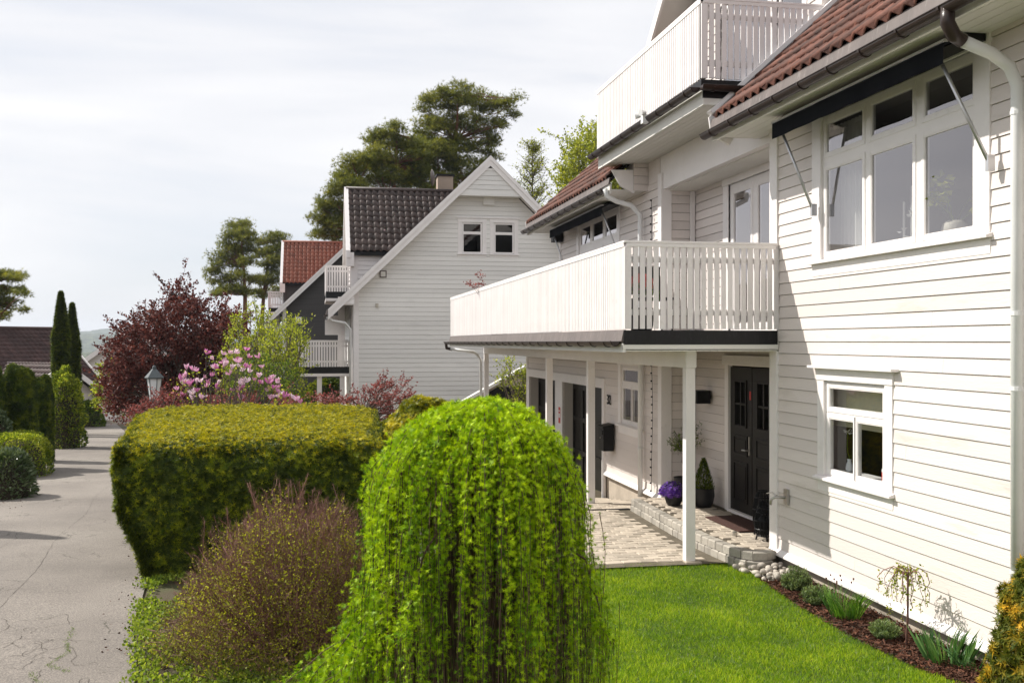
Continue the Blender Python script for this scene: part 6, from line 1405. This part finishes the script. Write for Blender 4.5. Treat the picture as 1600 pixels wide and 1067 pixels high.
def clump(name, px, py, n, h, r, w, mat, lab, bend=.35, fan=.35):
    x, y, _ = G(px, py); T = thing(name, (x, y, 0), lab, 'plant'); u = NR.random(n)*2*PI; q = np.sqrt(NR.random(n))*r
    P = np.stack([x+np.cos(u)*q, y+np.sin(u)*q, np.zeros(n)], 1); D = np.stack([np.cos(u)*q/r*fan, np.sin(u)*q/r*fan, np.ones(n)], 1)+NR.normal(0, .10, (n, 3)); L = NR.uniform(h*.55, h, n)
    tb = (np.array([(-w/2, 0, 0), (w/2, 0, 0), (-w/2, .03*bend, .35), (w/2, .03*bend, .35), (-w*.4, .2*bend, .7), (w*.4, .2*bend, .7), (0, .75*bend, 1.0)], float), [(0, 1, 3), (0, 3, 2), (2, 3, 5), (2, 5, 4), (4, 5, 6)])
    scatter('blades', P, D, L, tb, M[mat], T, spin=np.stack([-np.sin(u), np.cos(u), np.zeros(n)], 1)*-1); return T, x, y
T, x, y = clump('chive_clump', 1322, 968, 300, .36, .11, .02, 'blade', 'clump of thin green chives with dark buds in the mulch bed', .6, .5)
P = [(x+R.gauss(0, .07), y+R.gauss(0, .07), R.uniform(.34, .42)) for _ in range(9)]; mb = MB()
for p in P: mb.tube([(x+(p[0]-x)*.4, y+(p[1]-y)*.4, .1), p], .0015, 3, False); mb.box(p[0]-.006, p[0]+.006, p[1]-.006, p[1]+.006, p[2], p[2]+.018)
mb.build('buds', M['twigred'], T)
clump('daffodil_leaves', 1480, 1038, 95, .37, .15, .05, 'daff', 'clump of strap-shaped dark green leaves at the right end of the bed', .25, .55)
clump('daffodil_leaves', 1514, 1048, 26, .26, .10, .05, 'daff', 'few flopping strap leaves next to the dense strap-leaf clump', 1.1, .9)
# weeping sapling
x, y, _ = G(1417, 1014); T = thing('weeping_sapling', (x, y, 0), 'thin young weeping tree with pale green leaves standing in the mulch bed', 'small tree'); mb = MB(); limb(mb, (x, y, 0), (x+.01, y, .66), .011, .009, 7, wob=.01); P = []
for i in range(17):
    a = R.uniform(0, 2*PI); L = R.uniform(.10, .25); q = [Vector((x+.01, y, .64))]; zb = R.uniform(.12, .42)
    for k in range(1, 9): t = k/8; q.append(Vector((x+math.cos(a)*L*min(1, t*2)**.7+R.gauss(0, .008), y+math.sin(a)*L*min(1, t*2)**.7+R.gauss(0, .008), .66+.05*math.sin(min(1, t*2)*PI)-max(0, t-.3)*zb/.7)))
    mb.tube(q, [.005-.0004*k for k in range(9)], 4, False)
    for k in range(26): t = R.uniform(.15, 1)*8; j = min(7, int(t)); p = q[j].lerp(q[j+1], t-j); P.append((p.x+R.gauss(0, .012), p.y+R.gauss(0, .012), p.z+R.gauss(0, .01)))
mb.build('trunk', M['twigred'], T); scatter('leaves', P, unit(len(P)), NR.uniform(.018, .034, len(P)), LF, M['spring'], T)
# =====================================================================
# porch things
# =====================================================================
PZ = .226
def pot(mb, x, y, z, r, h, belly=1.08): mb.smooth = True; mb.lathe([(r*.72, 0), (r*.9, h*.2), (r*belly, h*.6), (r, h*.97), (r*1.04, h), (r*.92, h), (r*.88, h*.9), (.01, h*.88)], (x, y, z), 28); mb.smooth = False
x, y = 5.28, 14.75; T = thing('flower_pot', (x, y, PZ), 'round dark pot of purple bellflowers on the porch behind the white post', 'flower pot'); mb = MB(); pot(mb, x, y, PZ, .125, .19); mb.build('pot', M['potblk'], T)
u = unit(900); u[:, 2] = np.abs(u[:, 2]); Q = u*np.array((.20, .20, .19))*NR.uniform(.8, 1.05, (900, 1))+np.array((x-.02, y, PZ+.16)); scatter('flowers', Q, u+NR.normal(0, .4, (900, 3)), NR.uniform(.025, .045, 900), tmpl_tuft(5, .5, 1, 2, .3), M['purple'], T); scatter('leaves', Q*.9+np.array((x, y, PZ+.16))*.1, u, .04, LF, M['green'], T)
x, y = 5.62, 15.2; T = thing('olive_tree', (x, y, PZ), 'small olive tree in a tall black pot in the porch corner behind the white post', 'potted tree'); mb = MB(); pot(mb, x, y, PZ, .17, .36); mb.build('pot', M['potblk'], T); mb = MB(); limb(mb, (x, y, PZ+.3), (x-.02, y, 1.0), .014, .011, 6); P = []
for i in range(30):
    a = R.uniform(0, 6.28); e = Vector((x+math.cos(a)*R.uniform(.1, .32), y+math.sin(a)*.25, R.uniform(1.02, 1.42))); q = limb(mb, (x-.02, y, .98), e, .006, .002, 4, k=4)
    for k in range(34): p = q[1].lerp(q[-1], R.random()); P.append((p.x+R.gauss(0, .02), p.y+R.gauss(0, .02), p.z+R.gauss(0, .02)))
mb.build('trunk', M['twig'], T); scatter('leaves', P, unit(len(P)), NR.uniform(.03, .055, len(P)), tmpl_leaf(.28), M['green'], T)
x, y = 5.68, 14.55; T = thing('potted_conifer', (x, y, PZ), 'small dark conical conifer in a black pot left of the entrance door', 'potted conifer'); mb = MB(); pot(mb, x, y, PZ, .155, .28, 1.05); mb.build('pot', M['potblk'], T)
n = 2600; t = NR.random(n)**1.2; a = NR.random(n)*6.28; rr = .155*(1-t)**.75*NR.uniform(.5, 1.05, n); scatter('foliage', np.stack([x+np.cos(a)*rr, y+np.sin(a)*rr, PZ+.26+t*.44], 1), np.stack([np.cos(a)*.5, np.sin(a)*.5, np.ones(n)], 1)+NR.normal(0, .2, (n, 3)), NR.uniform(.03, .055, n), tmpl_leaf(.18, .05), M['thuja'], T)
# door mat
mb = MB(); v = [(5.34, 13.62), (5.36, 12.48), (5.86, 12.52), (5.84, 13.66)]; mb.prism([(a, b_, PZ+.006) for a, b_ in v], (0, 0, 0), (0, 0, .016)); tag(mb.build('door_mat', M['mat']), 'brown ribbed door mat in front of the dark double door', 'door mat')
n = 9000; a, b_ = NR.random(n), NR.random(n); X = 5.345+.5*a; Y = 12.5+1.13*b_; 
T = thing('doorstop', (5.25, 12.1, PZ), 'small metal door stopper standing on the porch paving', 'doorstop'); mb = MB(); mb.lathe([(.03, 0), (.03, .05), (.022, .055)], (5.22, 12.3, PZ), 14); mb.build('peg', M['steel'], T)
# two black iron baskets by the door
for (x, y, r, h, lab) in ((5.60, 12.28, .13, .50, 'tall black iron lantern beside the door, partly hidden by the corner board'), (5.47, 11.96, .12, .34, 'round black iron fire basket in front of the tall lantern')):
    T = thing('iron_lantern', (x, y, PZ), lab, 'lantern'); mb = MB()
    for k in range(18):
        a = 2*PI*k/18; pts = [(x+math.cos(a)*r*f, y+math.sin(a)*r*f, PZ+.06+h*q) for f, q in ((.75, 0), (.98, .25), (1, .55), (.8, .85), (.5, 1))]; mb.tube(pts, .007, 5)
    for f, q in ((.75, 0), (.98, .25), (1, .55), (.8, .85), (.5, 1)): mb.tube([(x+math.cos(t)*r*f, y+math.sin(t)*r*f, PZ+.06+h*q) for t in [2*PI*i/20 for i in range(21)]], .009, 5)
    mb.build('cage', M['black'], T)
    for k in range(3): mb = MB(); a = 2*PI*k/3+.4; mb.tube([(x+math.cos(a)*r*.75, y+math.sin(a)*r*.75, PZ+.06), (x+math.cos(a)*r*.9, y+math.sin(a)*r*.9, PZ)], .011, 6); mb.build('leg', M['black'], T)
    mb = MB(); mb.smooth = True; mb.lathe([(r*.5, h*.02), (r*.72, h*.3), (r*.7, h*.55), (r*.3, h*.75)], (x, y, PZ+.06), 14, wob=lambda t, z: 1+.08*math.sin(5*t+z*30)); mb.build('bowl', M['black'], T)
# balcony furniture seen through the slats
for (x, y, ang, lab) in ((4.15, 12.4, .5, 'black folding chair behind the front balcony slats, nearest the corner'),):
    T = thing('balcony_chair', (x, y, 2.8), lab, 'chair')
    for (nm, q) in (('seat', (x-.22, x+.22, y-.22, y+.22, 3.22, 3.25)), ('backrest', (x-.22, x+.22, y+.2, y+.23, 3.3, 3.66))): mb = MB(); mb.box(*q); mb.build(nm, M['black'], T)
    for sx in (-1, 1):
        for sy in (-1, 1): mb = MB(); mb.tube([(x+sx*.2, y+sy*.2, 2.8), (x+sx*.2, y-sy*.0+sy*.18, 3.22)], .012, 6); mb.build('leg', M['black'], T)
x, y = 3.95, 12.0; T = thing('balcony_planter', (x, y, 2.8), 'red flowers in a dark pot behind the corner slats of the balcony', 'planter'); mb = MB(); pot(mb, x-.1, y-.1, 2.802, .15, .3); mb.build('pot', M['potblk'], T); u = unit(160); u[:, 2] = abs(u[:, 2])
scatter('flowers', u*.16+np.array((x-.1, y-.1, 3.35)), u, .05, tmpl_tuft(5, .5, 1, 2, .3), M['redpl'], T); scatter('leaves', u*.18+np.array((x-.1, y-.1, 3.2)), u, .07, LF, M['green'], T)
X0 = XonY(745, 22.3); T = thing('potted_maple', (3.95, 22.4, 2.8), 'red-leaved twig tips of a potted maple peeping over the long balcony rail', 'potted maple'); mb = MB(); pot(mb, 3.95, 22.4, 2.802, .2, .35); mb.build('pot', M['potblk'], T); mb = MB(); P = []
for px, py in ((750, 430), (733, 441), (741, 446), (752, 444)):
    tpp = Vector(W(px, py, 22.6)); q = limb(mb, (3.95, 22.4, 3.1), tpp, .01, .003, 5, wob=.05)
    for _ in range(34): P.append((tpp.x+R.gauss(0, .05), tpp.y+R.gauss(0, .05), tpp.z+R.gauss(0, .035)))
mb.build('trunk', M['twigred'], T); scatter('leaves', P, unit(len(P)), .05, LF, M['redleaf'], T)
# =====================================================================
# street lamp
# =====================================================================
bx, by, _ = W(241, 700, 23.6); bz = ground_z(bx, by); T = thing('street_lamp', (bx, by, bz), 'old-fashioned grey-green lantern on a post behind the hedge', 'street lamp')
zt = W(241, 570, 23.6)[2]; mb = MB(); mb.smooth = True; mb.tube([(bx, by, bz-.1), (bx, by, zt-.86)], .045, 10); mb.lathe([(.05, 0), (.08, .03), (.085, .09), (.05, .12)], (bx, by, zt-1.02), 14); mb.lathe([(.09, 0), (.09, .6), (.05, .7)], (bx, by, bz), 14); mb.smooth = False; mb.build('post', M['lampmetal'], T)
def sq(mb, prof, n=6):
    mb.lathe(prof, (bx, by, 0), n)
mb = MB(); sq(mb, [(.105, zt-.78), (.165, zt-.30)]); mb.build('lamp_glass', M['lampglass'], T)
mb = MB(); sq(mb, [(.05, zt-.88), (.11, zt-.82), (.11, zt-.785)]); sq(mb, [(.21, zt-.31), (.22, zt-.285), (.07, zt-.11), (.05, zt-.09), (.045, zt-.04), (.012, zt)])
for k in range(6): a = 2*PI*k/6; mb.bar((bx+.108*math.cos(a), by+.108*math.sin(a), zt-.79), (bx+.169*math.cos(a), by+.169*math.sin(a), zt-.29), .014, .014)
mb.build('lamp_frame', M['lampmetal'], T)
# =====================================================================
# light, sky, camera
# =====================================================================
SUN = Vector((-1.9, 1.2, 2.11)).normalized()
sl = bpy.data.lights.new('sun', 'SUN'); sl.energy = 3.65; sl.angle = math.radians(.6); sl.color = (1.0, .955, .88)
so = bpy.data.objects.new('sun', sl); COL.objects.link(so); so.rotation_euler = (-SUN).to_track_quat('-Z', 'Y').to_euler(); so.location = (-30, 20, 40)
w = bpy.data.worlds.new('World'); scene.world = w; w.use_nodes = True; nt = w.node_tree; nt.nodes.clear()
out = nt.nodes.new('ShaderNodeOutputWorld')
sky = N(nt, 'ShaderNodeTexSky', sky_type='NISHITA'); sky.sun_disc = False; sky.sun_elevation = math.asin(SUN.z); sky.sun_rotation = math.atan2(SUN.x, SUN.y)
b1 = N(nt, 'ShaderNodeBackground'); b1.inputs[1].default_value = .10; nt.links.new(sky.outputs[0], b1.inputs[0])
tc = N(nt, 'ShaderNodeTexCoord'); mp = N(nt, 'ShaderNodeMapping'); mp.inputs['Scale'].default_value = (0.8, 1.6, 4.5); nt.links.new(tc.outputs['Generated'], mp.inputs[0])
n1 = N(nt, 'ShaderNodeTexNoise', i_Scale=1.7, i_Detail=7.0, i_Roughness=.52, i_Distortion=.35); nt.links.new(mp.outputs[0], n1.inputs['Vector'])
r1 = ramp(nt, [(0.34, (.67, .69, .745)), (0.48, (.79, .795, .825)), (0.63, (.92, .91, .915))]); nt.links.new(n1.outputs['Fac'], r1.inputs[0])
b2 = N(nt, 'ShaderNodeBackground'); b2.inputs[1].default_value = SKYW; nt.links.new(r1.outputs[0], b2.inputs[0])
mx = N(nt, 'ShaderNodeMixShader')
r2 = ramp(nt, [(0.28, (.80, .80, .80)), (0.5, (.96, .96, .96))]); nt.links.new(n1.outputs['Fac'], r2.inputs[0]); nt.links.new(r2.outputs[0], mx.inputs[0])
nt.links.new(b1.outputs[0], mx.inputs[1]); nt.links.new(b2.outputs[0], mx.inputs[2]); nt.links.new(mx.outputs[0], out.inputs[0])
cam = bpy.data.cameras.new('camera'); co = bpy.data.objects.new('camera', cam); COL.objects.link(co); scene.camera = co
co.location = (0, 0, H); co.rotation_euler = (PI/2, 0, -TH); cam.sensor_width = 36; cam.lens = 36; cam.clip_end = 20000; cam.clip_start = .05
scene.view_settings.view_transform = 'Standard'; scene.view_settings.look = 'None'; scene.view_settings.exposure = EXPO; scene.view_settings.gamma = 1

m = bpy.data.materials.new('haze_air'); m.use_nodes = True; nt = m.node_tree; nt.nodes.clear(); out = nt.nodes.new('ShaderNodeOutputMaterial'); v = nt.nodes.new('ShaderNodeVolumePrincipled')
v.inputs['Color'].default_value = (.80, .88, 1.0, 1); v.inputs['Density'].default_value = .00016; v.inputs['Anisotropy'].default_value = .2; nt.links.new(v.outputs[0], out.inputs['Volume'])
mb = MB(); mb.box(-3600, 3600, -80, 3900, -110, 70); hz = mb.build('haze', m); tag(hz, 'thin blue haze over the far hills', 'haze', kind='stuff')
